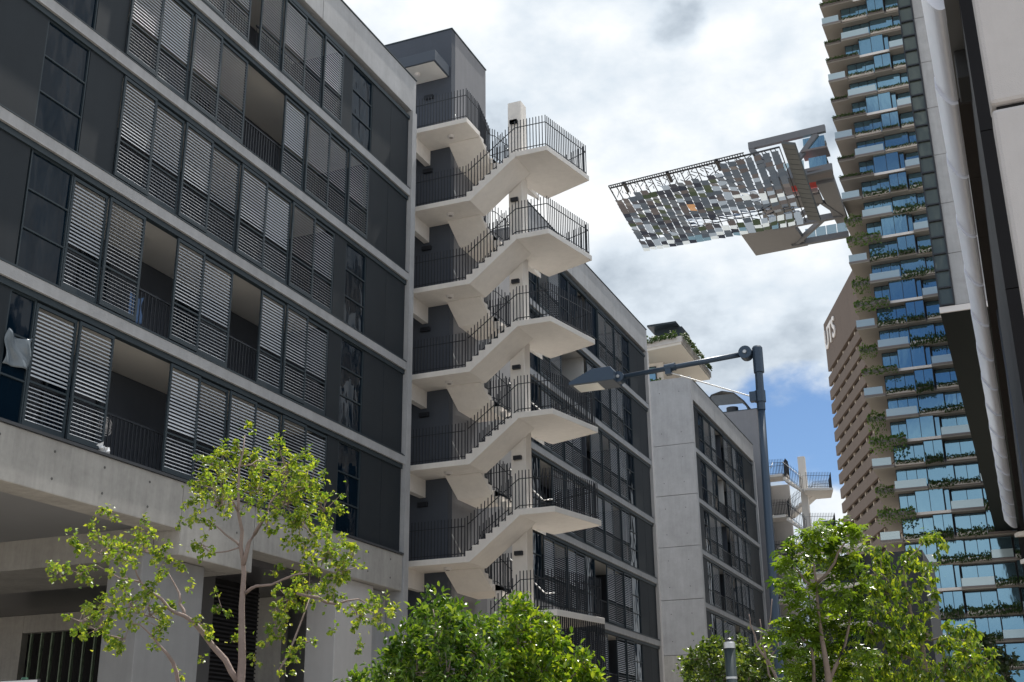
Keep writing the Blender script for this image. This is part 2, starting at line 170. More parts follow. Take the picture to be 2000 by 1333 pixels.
FRAME = mat('dark_metal_frame', (.030, .044, .056), .5, spec=.3, var=.05)
BLADE = mat('louvre_aluminium', (.46, .50, .56), .35, metal=.1, var=.04)
RAIL = mat('black_steel', (.018, .022, .030), .45, metal=.2)
STEEL = mat('galvanised_steel', (.55, .56, .57), .35, metal=.7)
GLASS = mat('dark_window_glass', (.003, .010, .020), .03, ior=1.27, wav=.06)
TGLASS = mat('blue_tower_glass', (.20, .35, .45), .05, metal=.88, wav=.003)
BGLASS = mat('balustrade_glass', (.42, .52, .56), .08, metal=.35)
BLACK = mat('black_void', (.006, .006, .008), .8)
BEIGE = mat('tower_soffit', (.24, .228, .21), .7, var=.08, scale=.6)
TAUPE = mat('tower_fascia', (.165, .148, .15), .5, var=.05)
LEDGE = mat('white_ledge', (.68, .66, .66), .5)
BROWN = mat('brown_precast', (.120, .092, .078), .85, var=.10, scale=.12, streak=.16)
BARK = mat('bark', (.22, .17, .14), .85, var=.3, scale=12., bump=.5)
BARKP = mat('pale_bark', (.27, .205, .185), .8, var=.3, scale=14., bump=.4)
POLE = mat('lamp_paint', (.040, .066, .105), .4, metal=.3, var=.05)

# ---------------------------------------------------------------- mesh helpers
class MB:
    def __init__(s): s.v = []; s.f = []
    def box(s, x0, y0, z0, x1, y1, z1):
        b = len(s.v)
        s.v += [(x0, y0, z0), (x1, y0, z0), (x1, y1, z0), (x0, y1, z0), (x0, y0, z1), (x1, y0, z1), (x1, y1, z1), (x0, y1, z1)]
        s.f += [tuple(b + i for i in q) for q in ((0, 3, 2, 1), (4, 5, 6, 7), (0, 1, 5, 4), (1, 2, 6, 5), (2, 3, 7, 6), (3, 0, 4, 7))]
        return s
    def bar(s, a, b, w, h=None, up=(0, 0, 1)):
        a = Vector(a); b = Vector(b); d = (b - a)
        if d.length < 1e-6: return s
        d.normalize(); u = Vector(up)
        if abs(d.dot(u)) > .98: u = Vector((0, 1, 0))
        r = d.cross(u).normalized(); u = r.cross(d); h = h or w; k = len(s.v)
        for p in (a, b):
            for i, j in ((-1, -1), (1, -1), (1, 1), (-1, 1)): s.v.append(tuple(p + r * (i * w / 2) + u * (j * h / 2)))
        s.f += [tuple(k + i for i in q) for q in ((0, 1, 2, 3), (7, 6, 5, 4), (0, 4, 5, 1), (1, 5, 6, 2), (2, 6, 7, 3), (3, 7, 4, 0))]
        return s
    def prism(s, poly, z0, z1):                 # poly in XY
        k = len(s.v); n = len(poly)
        s.v += [(x, y, z0) for x, y in poly] + [(x, y, z1) for x, y in poly]
        s.f += [tuple(k + i for i in reversed(range(n))), tuple(k + n + i for i in range(n))]
        s.f += [(k + i, k + (i + 1) % n, k + n + (i + 1) % n, k + n + i) for i in range(n)]
        return s
    def extr(s, poly, fn, t0, t1):              # poly (a,b) -> fn(a,b,t)
        k = len(s.v); n = len(poly)
        s.v += [fn(a, b, t0) for a, b in poly] + [fn(a, b, t1) for a, b in poly]
        s.f += [tuple(k + i for i in reversed(range(n))), tuple(k + n + i for i in range(n))]
        s.f += [(k + i, k + (i + 1) % n, k + n + (i + 1) % n, k + n + i) for i in range(n)]
        return s
    def tube(s, pts, seg=8):                    # pts (x,y,z,r)
        k = len(s.v); P = [Vector(p[:3]) for p in pts]
        for i, p in enumerate(P):
            d = (P[min(i + 1, len(P) - 1)] - P[max(i - 1, 0)]).normalized(); u = Vector((0, 0, 1)) if abs(d.z) < .9 else Vector((1, 0, 0))
            a = d.cross(u).normalized(); b = a.cross(d)
            for j in range(seg):
                t = 2 * PI * j / seg; s.v.append(tuple(p + (a * math.cos(t) + b * math.sin(t)) * pts[i][3]))
        for i in range(len(P) - 1):
            for j in range(seg):
                s.f.append((k + i * seg + j, k + i * seg + (j + 1) % seg, k + (i + 1) * seg + (j + 1) % seg, k + (i + 1) * seg + j))
        s.f.append(tuple(k + j for j in reversed(range(seg)))); s.f.append(tuple(k + (len(P) - 1) * seg + j for j in range(seg)))
        return s
    def quad(s, a, b, c, d):
        k = len(s.v); s.v += [tuple(a), tuple(b), tuple(c), tuple(d)]; s.f.append((k, k + 1, k + 2, k + 3)); return s
    def mesh(s, name, m=None, smooth=False):
        me = bpy.data.meshes.new(name); me.from_pydata(s.v, [], s.f); me.update()
        if m: me.materials.append(m)
        if smooth: me.polygons.foreach_set('use_smooth', [True] * len(me.polygons))
        return me
    def build(s, name, m, parent=None, smooth=False, stuff=False, bevel=0):
        return inst(name, s.mesh(name, m, smooth), parent, stuff=stuff, bevel=bevel)
def inst(name, me, parent=None, loc=None, scale=None, rot=None, stuff=False, bevel=0):
    o = bpy.data.objects.new(name, me); C.objects.link(o)
    if parent: o.parent = parent
    if loc: o.location = loc
    if scale: o.scale = scale
    if rot: o.rotation_euler = rot
    if stuff: o['kind'] = 'stuff'
    if bevel:
        bv = o.modifiers.new('bevel', 'BEVEL'); bv.width = bevel; bv.segments = 2; bv.limit_method = 'ANGLE'
    return o
def box(name, m, parent, *c, **k): return MB().box(*c).build(name, m, parent, **k)
def thing(name, label, cat, loc=(0, 0, 0), group=None):
    o = bpy.data.objects.new(name, None); C.objects.link(o); o.location = loc; o.empty_display_size = .3
    o['label'] = label; o['category'] = cat
    if group: o['group'] = group
    return o
def tag(o, label, cat, group=None):
    o['label'] = label; o['category'] = cat
    if group: o['group'] = group
    return o
def struct(o): o['kind'] = 'structure'; return o

# ---------------------------------------------------------------- ground
G = -1.6
struct(MB().box(-900, -500, G - .3, 900, 1400, G).build('ground', mat('paving', (.38, .335, .28), .85, var=.15, scale=.5)))
struct(MB().box(-9, -60, G + .004, -2.2, 300, G + .008).build('road', mat('asphalt', (.06, .06, .062), .85, var=.2, scale=3.)))
for x in (-9.15, -2.2): struct(MB().box(x, -60, G, x + .15, 300, G + .14).build('kerb', CONC_W))

# ---------------------------------------------------------------- residential blocks
FX = -16.81; F0 = 6.18; FH = 3.0
def shutter_mesh(a_up, a_lo, seed):
    fr = MB(); bl = MB(); H = 2.46; st = .055
    fr.box(-.022, 0, 0, .022, st, H).box(-.022, 1 - st, 0, .022, 1, H).box(-.022, st, 0, .022, 1 - st, .10).box(-.022, st, H - .07, .022, 1 - st, H).box(-.016, st, .86, .016, 1 - st, .90)
    z = .13
    while z < H - .10:
        a = R(a_lo if z < .88 else a_up); c = .010 if z < .88 else .019; t = .004
        dx, dz = c * math.cos(a), c * math.sin(a)
        if not .84 < z < .93:
            k = len(bl.v)
            for y in (st, 1 - st):
                bl.v += [(-dx - t, y, z + dz), (-dx, y, z + dz + t), (dx + t, y, z - dz + t), (dx, y, z - dz - t)]
            bl.f += [(k, k + 1, k + 2, k + 3), (k + 7, k + 6, k + 5, k + 4)] + [(k + i, k + 4 + i, k + 4 + (i + 1) % 4, k + (i + 1) % 4) for i in range(4)]
        z += .080
    return fr.mesh('shutter', FRAME), bl.mesh('louvre_blades', BLADE)
SHV = [shutter_mesh(68, 60, 0), shutter_mesh(76, 66, 1), shutter_mesh(46, 42, 2), shutter_mesh(60, 52, 3)]
BARM = {}
def bars_mesh(n):
    if n not in BARM:
        b = MB()
        for i in range(n): b.box(-.008, i / n + .3 / n - .004, .05, .008, i / n + .3 / n + .014, 1.0)
        b.box(-.02, 0, 1.0, .02, 1, 1.04).box(-.012, 0, .03, .012, 1, .06)
        BARM[n] = b.mesh('balustrade', RAIL)
    return BARM[n]
def window(par, y0, y1, z0, H, x, nb=3, panes=None):
    f = MB(); w = .034
    f.box(x - .08, y0, z0, x, y0 + w, z0 + H).box(x - .08, y1 - w, z0, x, y1, z0 + H)
    hs = panes or [0, .34, .67, 1.]
    for h in hs:
        zc = z0 + h * (H - w); f.box(x - .08, y0 + w, zc, x - .005, y1 - w, zc + w)
    wo_ = f.build('window', FRAME, par)
    for a, b in zip(hs[:-1], hs[1:]):
        MB().box(x - .05, y0 + w, z0 + a * (H - w) + w, x - .04, y1 - w, z0 + b * (H - w)).build('pane', GLASS, wo_)
    return wo_
def facade_row(par, z, cells, rnd, wall_x=1.95):
    """cells: list of (kind, y0, y1); z = finished floor level"""
    for i, (k, a, b) in enumerate(cells):
        if k == 's':
            v = SHV[rnd.choice([0, 0, 1, 3, 3, 2])]
            off = -.07 if i % 2 else -.125
            s = inst('shutter', v[0], par, (FX + off, a + .01, z + .14), (1, b - a - .02, 1))
            inst('louvre_blades', v[1], s, stuff=True)
        elif k == 'p':
            n = max(1, round((b - a) / 1.3)); st = (b - a) / n
            for j in range(n): box('facade_panel', PANEL, par, FX - .16, a + j * st + .006, z + .10, FX - .10 + .002 * rnd.random(), a + (j + 1) * st - .006, z + 2.64)
        elif k == 'w': window(par, a, b, z + .10, 2.54, FX - .11)
        elif k == 'g': window(par, a, b, z + .10, 2.54, FX - .09, panes=[0, .38, 1])
        if k in 'so' :
            inst('balustrade', bars_mesh(max(4, round((b - a) / .12))), par, (FX - .24, a, z), (1, b - a, 1))
        if k == 'o':
            # glazed doors set back in the loggia
            f = MB(); x = FX - wall_x + .06; m_ = (a + b) / 2
            for yy in (a + .1, m_, b - .1): f.box(x - .03, yy - .035, z + .06, x + .03, yy + .035, z + 2.2)
            f.box(x - .03, a + .1, z + 2.2, x + .03, b - .1, z + 2.27)
            d = f.build('loggia_door', FRAME, par)
            cw = (b - a) * rnd.uniform(.2, .45); cu = MB(); n_ = 14
            for q in range(n_): cu.quad((x - .06 - .03 * (q % 2), a + .14 + cw * q / n_, z + .1), (x - .06 - .03 * ((q + 1) % 2), a + .14 + cw * (q + 1) / n_, z + .1), (x - .06 - .03 * ((q + 1) % 2), a + .14 + cw * (q + 1) / n_, z + 2.18), (x - .06 - .03 * (q % 2), a + .14 + cw * q / n_, z + 2.18))
            cu.build('curtain', mat('curtain_cloth', (.35, .34, .33), .9), d)
            for p0, p1 in ((a + .135, m_ - .035), (m_ + .035, b - .135))[:1 + (rnd.random() < .5)]: MB().box(x - .01, p0, z + .06, x, p1, z + 2.2).build('pane', GLASS, d)
def block(par, Y0, Y1, rows, seed, beam0=F0, podium=False, walls=(), tops=True):
    rnd = random.Random(seed)
    for r, cells in sorted(rows.items()):
        z = F0 + FH * r
        nose0 = z - .22
        if not (podium and r == 0):
            box('floor_slab', CONC, par, FX - 2.0, Y0 + .26, nose0, FX, Y1 - .3, z + .03)
            box('drip_edge', FRAME, par, FX - .03, Y0 + .26, z + .033, FX + .012, Y1 - .3, z + .055)
        # tracks
        box('head_track', FRAME, par, FX - .2, Y0 + .26, z + 2.64, FX - .06, Y1 - .3, z + 2.775)
        box('bottom_track', FRAME, par, FX - .17, Y0 + .26, z + .035, FX - .035, Y1 - .3, z + .10)
        # loggia zone
        ls = [c for c in cells if c[0] in 'so']
        if ls:
            a, b = ls[0][1], ls[-1][2]
            box('loggia_ceiling', WHITE, par, FX - 1.94, a, z + 2.755, FX - .205, b, z + 2.772)
            for yy in [a - .12, b + .02] + [w_ for w_ in walls if a < w_ < b]:
                box('party_wall', WHITE if yy in walls and r == 3 else DKWALL, par, FX - 1.94, yy, z + .04, FX - .28, yy + .1, z + 2.75)
        facade_row(par, z, cells, rnd)
    zr = F0 + FH * (max(rows) + 1)
    box('inner_wall', DKWALL, par, FX - 14, Y0 + .3, F0 + FH * min(rows) - .2, FX - 1.97, Y1 - .32, zr)
    # parapet pieces with joints
    n = max(2, round((Y1 - Y0) / 6)); st = (Y1 - Y0) / n
    for j in range(n):
        box('parapet_panel', CONC, par, FX - .22, Y0 + j * st + .01, zr - .03, FX + .002 * (j % 2), Y0 + (j + 1) * st - .01, zr + 1.25, bevel=.012)
    box('parapet_flashing', FRAME, par, FX - .26, Y0, zr + 1.253, FX + .03, Y1, zr + 1.29)
    box('roof_slab', CONC, par, FX - 14, Y0 + .05, zr - .2, FX - .225, Y1 - .05, zr + .1)

# --- building A (near, left)
A = thing('apartment_building', 'dark apartment block with louvre shutters filling the left side, on a raw concrete podium', 'building', (FX, 20, G))
A.location = (0, 0, 0)
s = 's'
def run(ys, kinds): return [(kinds[i], ys[i], ys[i + 1]) for i in range(len(kinds))]
AY0, AY1 = 8.0, 31.95
left = [('p', 8.3, 9.6), ('w', 9.6, 10.8), ('p', 10.8, 15.9)]
rowsA = {
 0: left + run([15.9, 16.58, 17.72, 18.77, 20.62, 21.72, 22.86, 23.98, 25.12, 26.27, 27.38, 27.96, 29.21, 31.62], 'wssossssssp' + 'wp'),
 1: left + run([15.95, 17.12, 18.18, 19.35, 20.47, 21.51, 22.72, 23.94, 25.03, 26.09, 27.22, 27.91, 29.18, 31.62], 'wssossosssp' + 'wp'),
 2: left + run([15.9, 17.15, 18.2, 19.33, 20.4, 21.48, 22.67, 23.85, 25.04, 26.21, 27.32, 27.96, 29.15, 31.62], 'wpssssssss' + 'pwp'),
 3: left + run([15.9, 17.2, 18.15, 19.22, 20.37, 21.51, 22.69, 24.45, 25.55, 26.79, 27.86, 29.07, 31.62], 'wpssssoss' + 'ssp'),
 4: left + run([15.9, 17.2, 18.1, 19.25, 20.4, 21.5, 22.64, 23.09, 24.12, 25.27, 26.23, 27.33, 27.96, 29.2, 31.62], 'wpssssdssss' + 'pwp')}
block(A, AY0, AY1, rowsA, 3, podium=True)
box('end_wall', CONC, A, FX - 14, AY1 - .3, G, FX + .045, AY1, F0 + 15 - .035)
# podium: edge beam in three pours, transverse beam, piers, soffit
zb = F0 + .03
for y0, y1, z0 in ((8, 21.35, 5.16), (21.36, 24.1, 4.62), (24.11, 31.64, 5.16)):
    box('podium_beam', CONC_R, A, FX - .7, y0, z0, FX + .01, y1 - .008, zb, bevel=.02)
box('beam_capping', mat('dark_capping', (.05, .055, .065), .5), A, FX - .3, 8, zb + .003, FX + .05, 31.64, zb + .06)
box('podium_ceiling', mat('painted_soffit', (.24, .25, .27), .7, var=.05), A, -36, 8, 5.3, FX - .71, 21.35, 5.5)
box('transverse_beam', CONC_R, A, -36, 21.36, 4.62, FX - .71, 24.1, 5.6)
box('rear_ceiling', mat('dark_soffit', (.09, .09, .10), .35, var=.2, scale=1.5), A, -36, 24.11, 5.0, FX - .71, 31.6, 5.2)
for (y0, y1, x, m_) in ((20.75, 22.9, -17.25, mat('grey_pier_paint', (.26, .265, .275), .8, var=.15, streak=.15)), (28.3, 30.3, -17.0, CONC_W), (30.36, 31.6, -17.3, CONC)):
    box('podium_pier', m_, A, x - .9, y0, G, x, y1, 4.61 if y0 < 25 else 5.15, bevel=.02)
box('podium_wall', mat('grey_podium_wall', (.11, .11, .115), .8, var=.12), A, -19.6, 22.95, G, -19.3, 26.1, 5.0)
lg = box('podium_louvre_screen', BLACK, A, -19.6, 26.11, G, -19.45, 28.29, 5.0)
b = MB()
for i in range(60): b.box(-19.44, 26.15, -1.4 + i * .105, -19.38, 28.25, -1.36 + i * .105)
b.build('louvre_blades', mat('dark_blade', (.03, .03, .035), .5), lg, stuff=True)
box('podium_rear_wall', CONC_R, A, -36, 29.9, G, -29.3, 30.2, 4.99)
box('podium_rear_wall', CONC_R, A, -25.0, 29.9, G, -19.7, 30.2, 4.99)
box('podium_lintel', CONC_R, A, -29.29, 29.9, 4.45, -25.01, 30.2, 4.99)
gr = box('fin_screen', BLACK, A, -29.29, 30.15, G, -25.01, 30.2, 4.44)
for i in range(10): box('lit_gap', mat('green_gap_light', (.22, .30, .22), .6, var=.5, scale=6.), gr, -29.0 + i * .42, 29.95, G, -28.96 + i * .42, 30.05, 4.43)  # pale strips paint in the green light showing through gaps between black slats
# rooftop plant screen
box('plant_screen', MIDWALL, A, -19.6, 30.2, 21.3, -18.3, 31.6, 24.2)

# --- building B
B = thing('apartment_building', 'dark apartment block with louvre shutters rising behind the zigzag staircase', 'building')
BY0, BY1 = 41.6, 58.75
rb = random.Random(21)
ysB = [43.2, 44.4, 45.85, 46.9, 48.1, 49.3, 50.75, 51.95, 53.2, 54.4]
def rowB(k): return [('w', 41.9, 43.15)] + run(ysB, k) + [('w', 54.4, 55.75), ('p', 55.75, 58.4)]
rowsB = {4: rowB('ssggogsss'), 3: rowB('ssoo' + 'sssss'), 2: rowB('ssss' + 'ossss'), 1: rowB('ossss' + 'ssss'), 0: rowB('ssssgosss'), -1: rowB('ssssssoss'), -2: rowB('sssssssss')}
rowsB[3] = [('w', 41.9, 43.15)] + run([43.2, 44.4, 45.85, 49.1, 49.9, 51.0, 52.3, 53.3, 54.4], 'ssosgsss') + [('w', 54.4, 55.75), ('p', 55.75, 58.4)]
block(B, BY0, BY1, rowsB, 8, walls=(49.12,))
box('end_wall', CONC_W, B, FX - 14, BY0 - .02, G, FX + .03, BY0 + .25, F0 + 15 - .035)
box('end_wall', CONC_W, B, FX - 14, BY1 - .28, G, FX + .045, BY1, F0 + 15 - .035)
# --- building C
Cc = thing('apartment_building', 'furthest dark apartment block, its blank concrete end wall facing the camera', 'building')
CY0, CY1 = 67.62, 84.9
def rowC(ys, k): return [('p', 67.95, 69.3), ('w', 69.3, 70.6)] + run(ys, k) + [('p', 81.4, 84.6)]
ysC = [70.6, 72.2, 73.4, 75.6, 76.8, 78.0, 79.1, 80.2, 81.4]
rowsC = {4: rowC(ysC, 'ssosssgw'), 3: rowC(ysC, 'sgosssgw'), 2: rowC(ysC, 'ssosssss'), 1: rowC(ysC, 'sosgssss'), 0: rowC(ysC, 'sssossss'), -1: rowC(ysC, 'ssssosss'), -2: rowC(ysC, 'ssssssss')}
block(Cc, CY0 + .02, CY1, rowsC, 15, walls=(75.7,))
zs = [G, 6.35, 9.38, 12.37, 15.36, 18.37, 22.46]
for i in range(6):
    box('wall_panel', CONC if i else CONC_R, Cc, -31, CY0 - .15 + .006 * (i % 2), zs[i] + .012, FX + .035, CY0 + .10, zs[i + 1] - .012, bevel=.01)
box('end_wall', CONC, Cc, FX - 14, CY0 + .101, G, FX + .02, CY0 + .27, F0 + 15 - .035)
box('end_wall', CONC, Cc, FX - 14, CY1 - .28, G, FX + .045, CY1, F0 + 15 - .035)

# form-tie holes, one joined part per building
def ties(par, pts, ax):
    b_ = MB()
    for p in pts:
        d = (.0, -.004, .0) if ax == 'y' else (.004, 0, 0)
        b_.tube([(*p, .028), (p[0] + d[0], p[1] + d[1], p[2] + d[2], .028)], 8)
    b_.build('tie_holes', mat('tie_hole', (.10, .10, .10), .9), par, stuff=True)
ties(Cc, [(x, CY0 - .152, z) for x in (-17.5, -18.7, -19.9, -21.1) for z in (5.6, 3.4, 7.1, 8.6, 10.1, 11.6, 13.1, 14.6, 16.1, 17.6, 19.1, 21.6)], 'y')
ties(A, [(FX + .011, y, z) for y in (13.2, 14.6, 16.0, 17.4, 18.8, 20.2, 22.2, 23.4, 25.4, 26.8, 28.2, 29.6, 30.9) for z in (5.45, 5.98)], 'x')

# ---------------------------------------------------------------- lift cores
def core(label, y0, y1, top, xf, canopy=True, yc=None, mirror=False):
    t = thing('lift_core', label, 'tower')
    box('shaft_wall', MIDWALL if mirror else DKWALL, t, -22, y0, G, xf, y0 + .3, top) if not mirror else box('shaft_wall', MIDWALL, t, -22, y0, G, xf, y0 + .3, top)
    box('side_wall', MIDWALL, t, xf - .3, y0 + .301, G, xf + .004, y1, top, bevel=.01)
    box('roof_cap', FRAME, t, -22.02, y0 - .02, top + .003, xf + .03, y1 + .02, top + .05)
    box('rear_wall', MIDWALL, t, -22, y1 - .3, G, xf - .31, y1 - .01, top)
    return t
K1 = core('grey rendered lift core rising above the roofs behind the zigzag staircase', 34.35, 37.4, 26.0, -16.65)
can = box('canopy', mat('dark_canopy', (.055, .07, .095), .45), K1, -18.6, 33.15, 24.0, -16.72, 34.345, 24.42, bevel=.01)
box('canopy_ceiling', WHITE, can, -18.5, 33.22, 23.985, -16.80, 34.33, 23.997)
MB().tube([(-17.7, 33.7, 23.985, .11), (-17.7, 33.7, 23.93, .11), (-17.7, 33.7, 23.90, .08)], 14).build('ceiling_light', LEDGE, can)
K2 = core('bluish grey lift core with a wire plant cage on its roof, behind the street lamp', 86.6, 89.65, 25.6, -16.65, mirror=True)
mesh_m = mat('plant_mesh', (.10, .11, .12), .6, var=.3, scale=3.)
cage = MB()
arc = [(-20.6, 25.65), (-20.45, 26.6), (-20.0, 27.15), (-19.2, 27.35), (-18.3, 27.1), (-17.6, 26.4), (-17.3, 25.65)]
for yy in (86.8, 87.6, 88.4, 89.3):
    for (a, b_), (c, d) in zip(arc[:-1], arc[1:]): cage.bar((a, yy, b_), (c, yy, d), .07)
for a, b_ in arc: cage.bar((a, 86.8, b_), (a, 89.3, b_), .06)
cage.build('plant_cage_frame', RAIL, K2)
cp = MB()
for (a, b_), (c, d) in zip(arc[1:-1], arc[2:]): cp.quad((a, 86.83, b_ - .03), (c, 86.83, d - .03), (c, 89.2, d - .03), (a, 89.2, b_ - .03))
cp.quad((-20.4, 86.82, 26.3), (-17.6, 86.82, 26.2), (-18.3, 86.82, 27.05), (-20.0, 86.82, 27.1))
cp.build('plant_cage_mesh', mesh_m, K2)
MB().tube([(-18.6, 87.3, 25.65, .45), (-18.6, 87.3, 26.1, .45)], 16).build('exhaust_fan', RAIL, K2)

# ---------------------------------------------------------------- zigzag staircase
def railing(name, par, pts, H=1.08, step=.112, over=.1, down=.0, bw=.024):
    """pts: polyline at the slab edge; vertical rods with two rails"""
    bars = MB(); rl = MB()
    for (a, b_) in zip(pts[:-1], pts[1:]):
        a = Vector(a); b_ = Vector(b_); n = max(1, round((Vector((b_.x - a.x, b_.y - a.y, 0))).length / step))
        for i in range(n + (1 if b_ == Vector(pts[-1]) else 0)):
            p = a.lerp(b_, i / n); bars.box(p.x - bw / 2, p.y - bw / 2, p.z + .02 - down, p.x + bw / 2, p.y + bw / 2, p.z + H + over)
        for h in (.10, H - .16): rl.bar(a + Vector((0, 0, h)), b_ + Vector((0, 0, h)), .022)
    o = rl.build(name, RAIL, par); bars.build('rods', RAIL, o, stuff=True); return o
def stair(par, levels, fy, has_top=True, lights=True):
    """fy maps local y to world y (identity or mirror)"""
    flip = fy(1) < fy(0)
    def pr(poly, z0, z1, name, m):
        p = [(x, fy(y)) for x, y in poly]
        if flip: p.reverse()
        return MB().prism(p, z0, z1).build(name, m, par, bevel=.012)
    def ex(poly, f, t0, t1, name, m):
        mb = MB().extr(poly, f, t0, t1)
        o = mb.build(name, m, par)
        return o
    def yb(a, b_): return sorted((fy(a), fy(b_)))
    NS = 8
    for k in levels:
        f = F0 + FH * k + .10
        g = f + 1.27                                   # outer landing above this floor
        y0, y1 = yb(33.0, 34.34)
        pr([(-22, 33.0), (-15.4, 33.0), (-15.4, 34.1), (-16.64, 34.1), (-16.64, 34.34), (-22, 34.34)], f - .18, f, 'floor_landing', CREAM)
        # short run down to the quarter landing (three risers)
        P = [(34.1, f - .18), (34.1, f)]
        # profile in (y,z)
        P = [(34.105, f), (34.105, f - .14), (34.40, f - .14), (34.40, f - .28), (34.70, f - .28), (34.70, f - .42), (35.0, f - .42), (35.0, f - .56 - .0), (35.05, f - .56), (35.05, f - .76), (34.105, f - .20)]
        ex(P, lambda a, b_, t: (t, fy(a), b_), -16.63, -15.4, 'short_flight', CREAM)
        pr([(-16.63, 35.06), (-15.35, 35.06), (-15.35, 36.6), (-16.63, 36.6)], f - .76, f - .56, 'quarter_landing', CREAM)
        # long lower run towards the street
        zt = f - .56; zl = g - 3.0; nr = 6; P = []
        X = -15.345; run_ = 1.25 / nr; rise = (zt - zl) / nr
        for i in range(nr): P += [(X + i * run_, zt - i * rise), (X + i * run_, zt - (i + 1) * rise)]
        P += [(X + nr * run_, zl), (X + nr * run_, zl - .18), (X, zt - .20 - .18)]
        P = [(X, zt)] + P[1:]
        ex(P, lambda a, b_, t: (a, fy(t), b_), 35.1, 36.35, 'rear_flight', CREAM)
        # outer landing half a storey up, and the near flight to it
        if k < max(levels) or not has_top:
            pr([(-13.62, 33.0), (-12.5, 33.0), (-11.95, 35.62), (-13.80, 36.35), (-14.09, 35.2), (-14.09, 34.4), (-13.62, 34.3)], g - .18, g, 'outer_landing', CREAM)
            P = []; X = -15.4; run_ = 1.78 / NS; rise = (g - f) / NS
            P.append((X, f + .0))
            for i in range(NS): P += [(X + i * run_, f + (i + 1) * rise), (X + (i + 1) * run_, f + (i + 1) * rise)]
            P = [P[0]] + P[1:] + [(-13.62, g - .18), (-15.28, f - .18), (-15.4, f - .18)]
            ex(P, lambda a, b_, t: (a, fy(t), b_), 33.0, 34.28, 'near_flight', CREAM)
            railing('railing', par, [(-15.36, fy(33.06), f + .05), (-13.66, fy(33.06), g + .02), (-12.56, fy(33.06), g), (-12.03, fy(35.55), g), (-13.7, fy(36.28), g)])
            railing('railing', par, [(-15.36, fy(34.22), f + .05), (-14.5, fy(34.22), g - .62)])
        railing('railing', par, [(-19.5, fy(33.06), f), (-15.45, fy(33.06), f)] + ([(-15.46, fy(34.1), f), (-15.46, fy(35.0), f - .56)] if k == max(levels) and has_top else []))
        railing('railing', par, [(-15.45, fy(34.15), f - .05), (-15.42, fy(35.0), f - .56), (-15.3, fy(35.16), f - .56), (-14.15, fy(35.16), zl)])
        railing('railing', par, [(-16.5, fy(36.5), f - .56), (-15.3, fy(36.3), f - .56), (-14.1, fy(36.3), zl)])
        hr = MB(); a = (-14.1, fy(36.2), zl + .95); hr.tube([(-15.3, fy(36.2), f + .40, .022), (*a, .022), (-13.75, fy(36.2), zl + .95, .022)], 8)
        hr.tube([(-16.4, fy(35.0), f + .35, .022), (-16.4, fy(34.1), f + .95, .022)], 8).build('steel_handrail', STEEL, par, smooth=True)
        if lights:
            lt = MB().tube([(-16.3, fy(33.65), f - .181, .13), (-16.3, fy(33.65), f - .225, .13), (-16.3, fy(33.65), f - .26, .10)], 16).build('ceiling_light', LEDGE, par, smooth=False)
            MB().tube([(-16.3, fy(33.65), f - .2605, .07), (-16.3, fy(33.65), f - .275, .05)], 12).build('lamp_shade', BEIGE, lt)
            if k < max(levels) or has_top:
                yy = 34.35 if not flip else 34.35
                y_ = sorted((fy(34.24), fy(34.345))); box('wall_light', RAIL, par, -17.7, y_[0], f + 1.95, -17.35, y_[1], f + 2.10, bevel=.01)
        y_ = sorted((fy(34.18), fy(34.295))); box('wall_light', RAIL, par, -14.32, y_[0], g + 1.86 - 3, -14.05, y_[1], g + 1.99 - 3, bevel=.01)
        # downstand at the corridor end
        y_ = sorted((fy(33.05), fy(34.34))); box('downstand', CREAM, par, -17.66, y_[0], f - .75, -17.45, y_[1], f - .181)
    gt = F0 + FH * max(levels) + .1 + 1.27 - 3
    y_ = sorted((fy(34.3), fy(34.8))); box('column', CREAM, par, -14.43, y_[0], G, -13.93, y_[1], gt + 2.75, bevel=.02)
    if has_top:
        y_ = sorted((fy(34.18), fy(34.295))); box('wall_light', RAIL, par, -14.32, y_[0], gt + 1.86, -14.05, y_[1], gt + 1.99, bevel=.01)
S1 = thing('zigzag_staircase', 'pale concrete zigzag staircase between the two nearest blocks, with black rod railings', 'staircase')
stair(S1, range(0, 6), lambda y: y)
# lowest outer landing with hanging rods
gl = F0 + .1 + 1.27 - 3
MB().prism([(-13.62, 33.0), (-12.5, 33.0), (-11.95, 35.62), (-13.72, 36.35), (-14.09, 34.4)], gl - .18, gl).build('outer_landing', CREAM, S1, bevel=.012)
railing('railing', S1, [(-14.6, 33.06, gl - .8), (-13.66, 33.06, gl), (-12.56, 33.06, gl), (-12.03, 35.55, gl), (-13.7, 36.28, gl)])
rods = MB()
for a, b_ in (((-13.6, 33.1), (-12.5, 33.1)), ((-12.5, 33.1), (-11.98, 35.6)), ((-11.98, 35.6), (-13.6, 36.2))):
    n = 24 if a[0] == -12.5 else 12
    for i in range(n):
        x = a[0] + (b_[0] - a[0]) * i / n; y = a[1] + (b_[1] - a[1]) * i / n; rods.box(x - .018, y - .018, G, x + .018, y + .018, gl - .181)
rods.build('rod_screen', RAIL, S1, stuff=True)
S2 = thing('zigzag_staircase', 'far zigzag staircase beyond the street lamp, a square post rising above its landing', 'staircase')
stair(S2, range(0, 6), lambda y: 124.0 - y, lights=False)
E2 = thing('apartment_building', 'far pale apartment block behind the far staircase and the trees', 'building')
box('end_wall', CONC_W, E2, -26, 91.4, G, -15.6, 91.7, 20.8)
for k in range(-2, 5):
    z = F0 + FH * k
    window(E2, -16.9, -16.9 + .01, z, .01, 0) if False else None
    f = box('window', FRAME, E2, -19.5, 91.30, z + .4, -17.0, 91.39, z + 2.5); box('pane', GLASS, f, -19.4, 91.28, z + .5, -17.1, 91.299, z + 2.4)
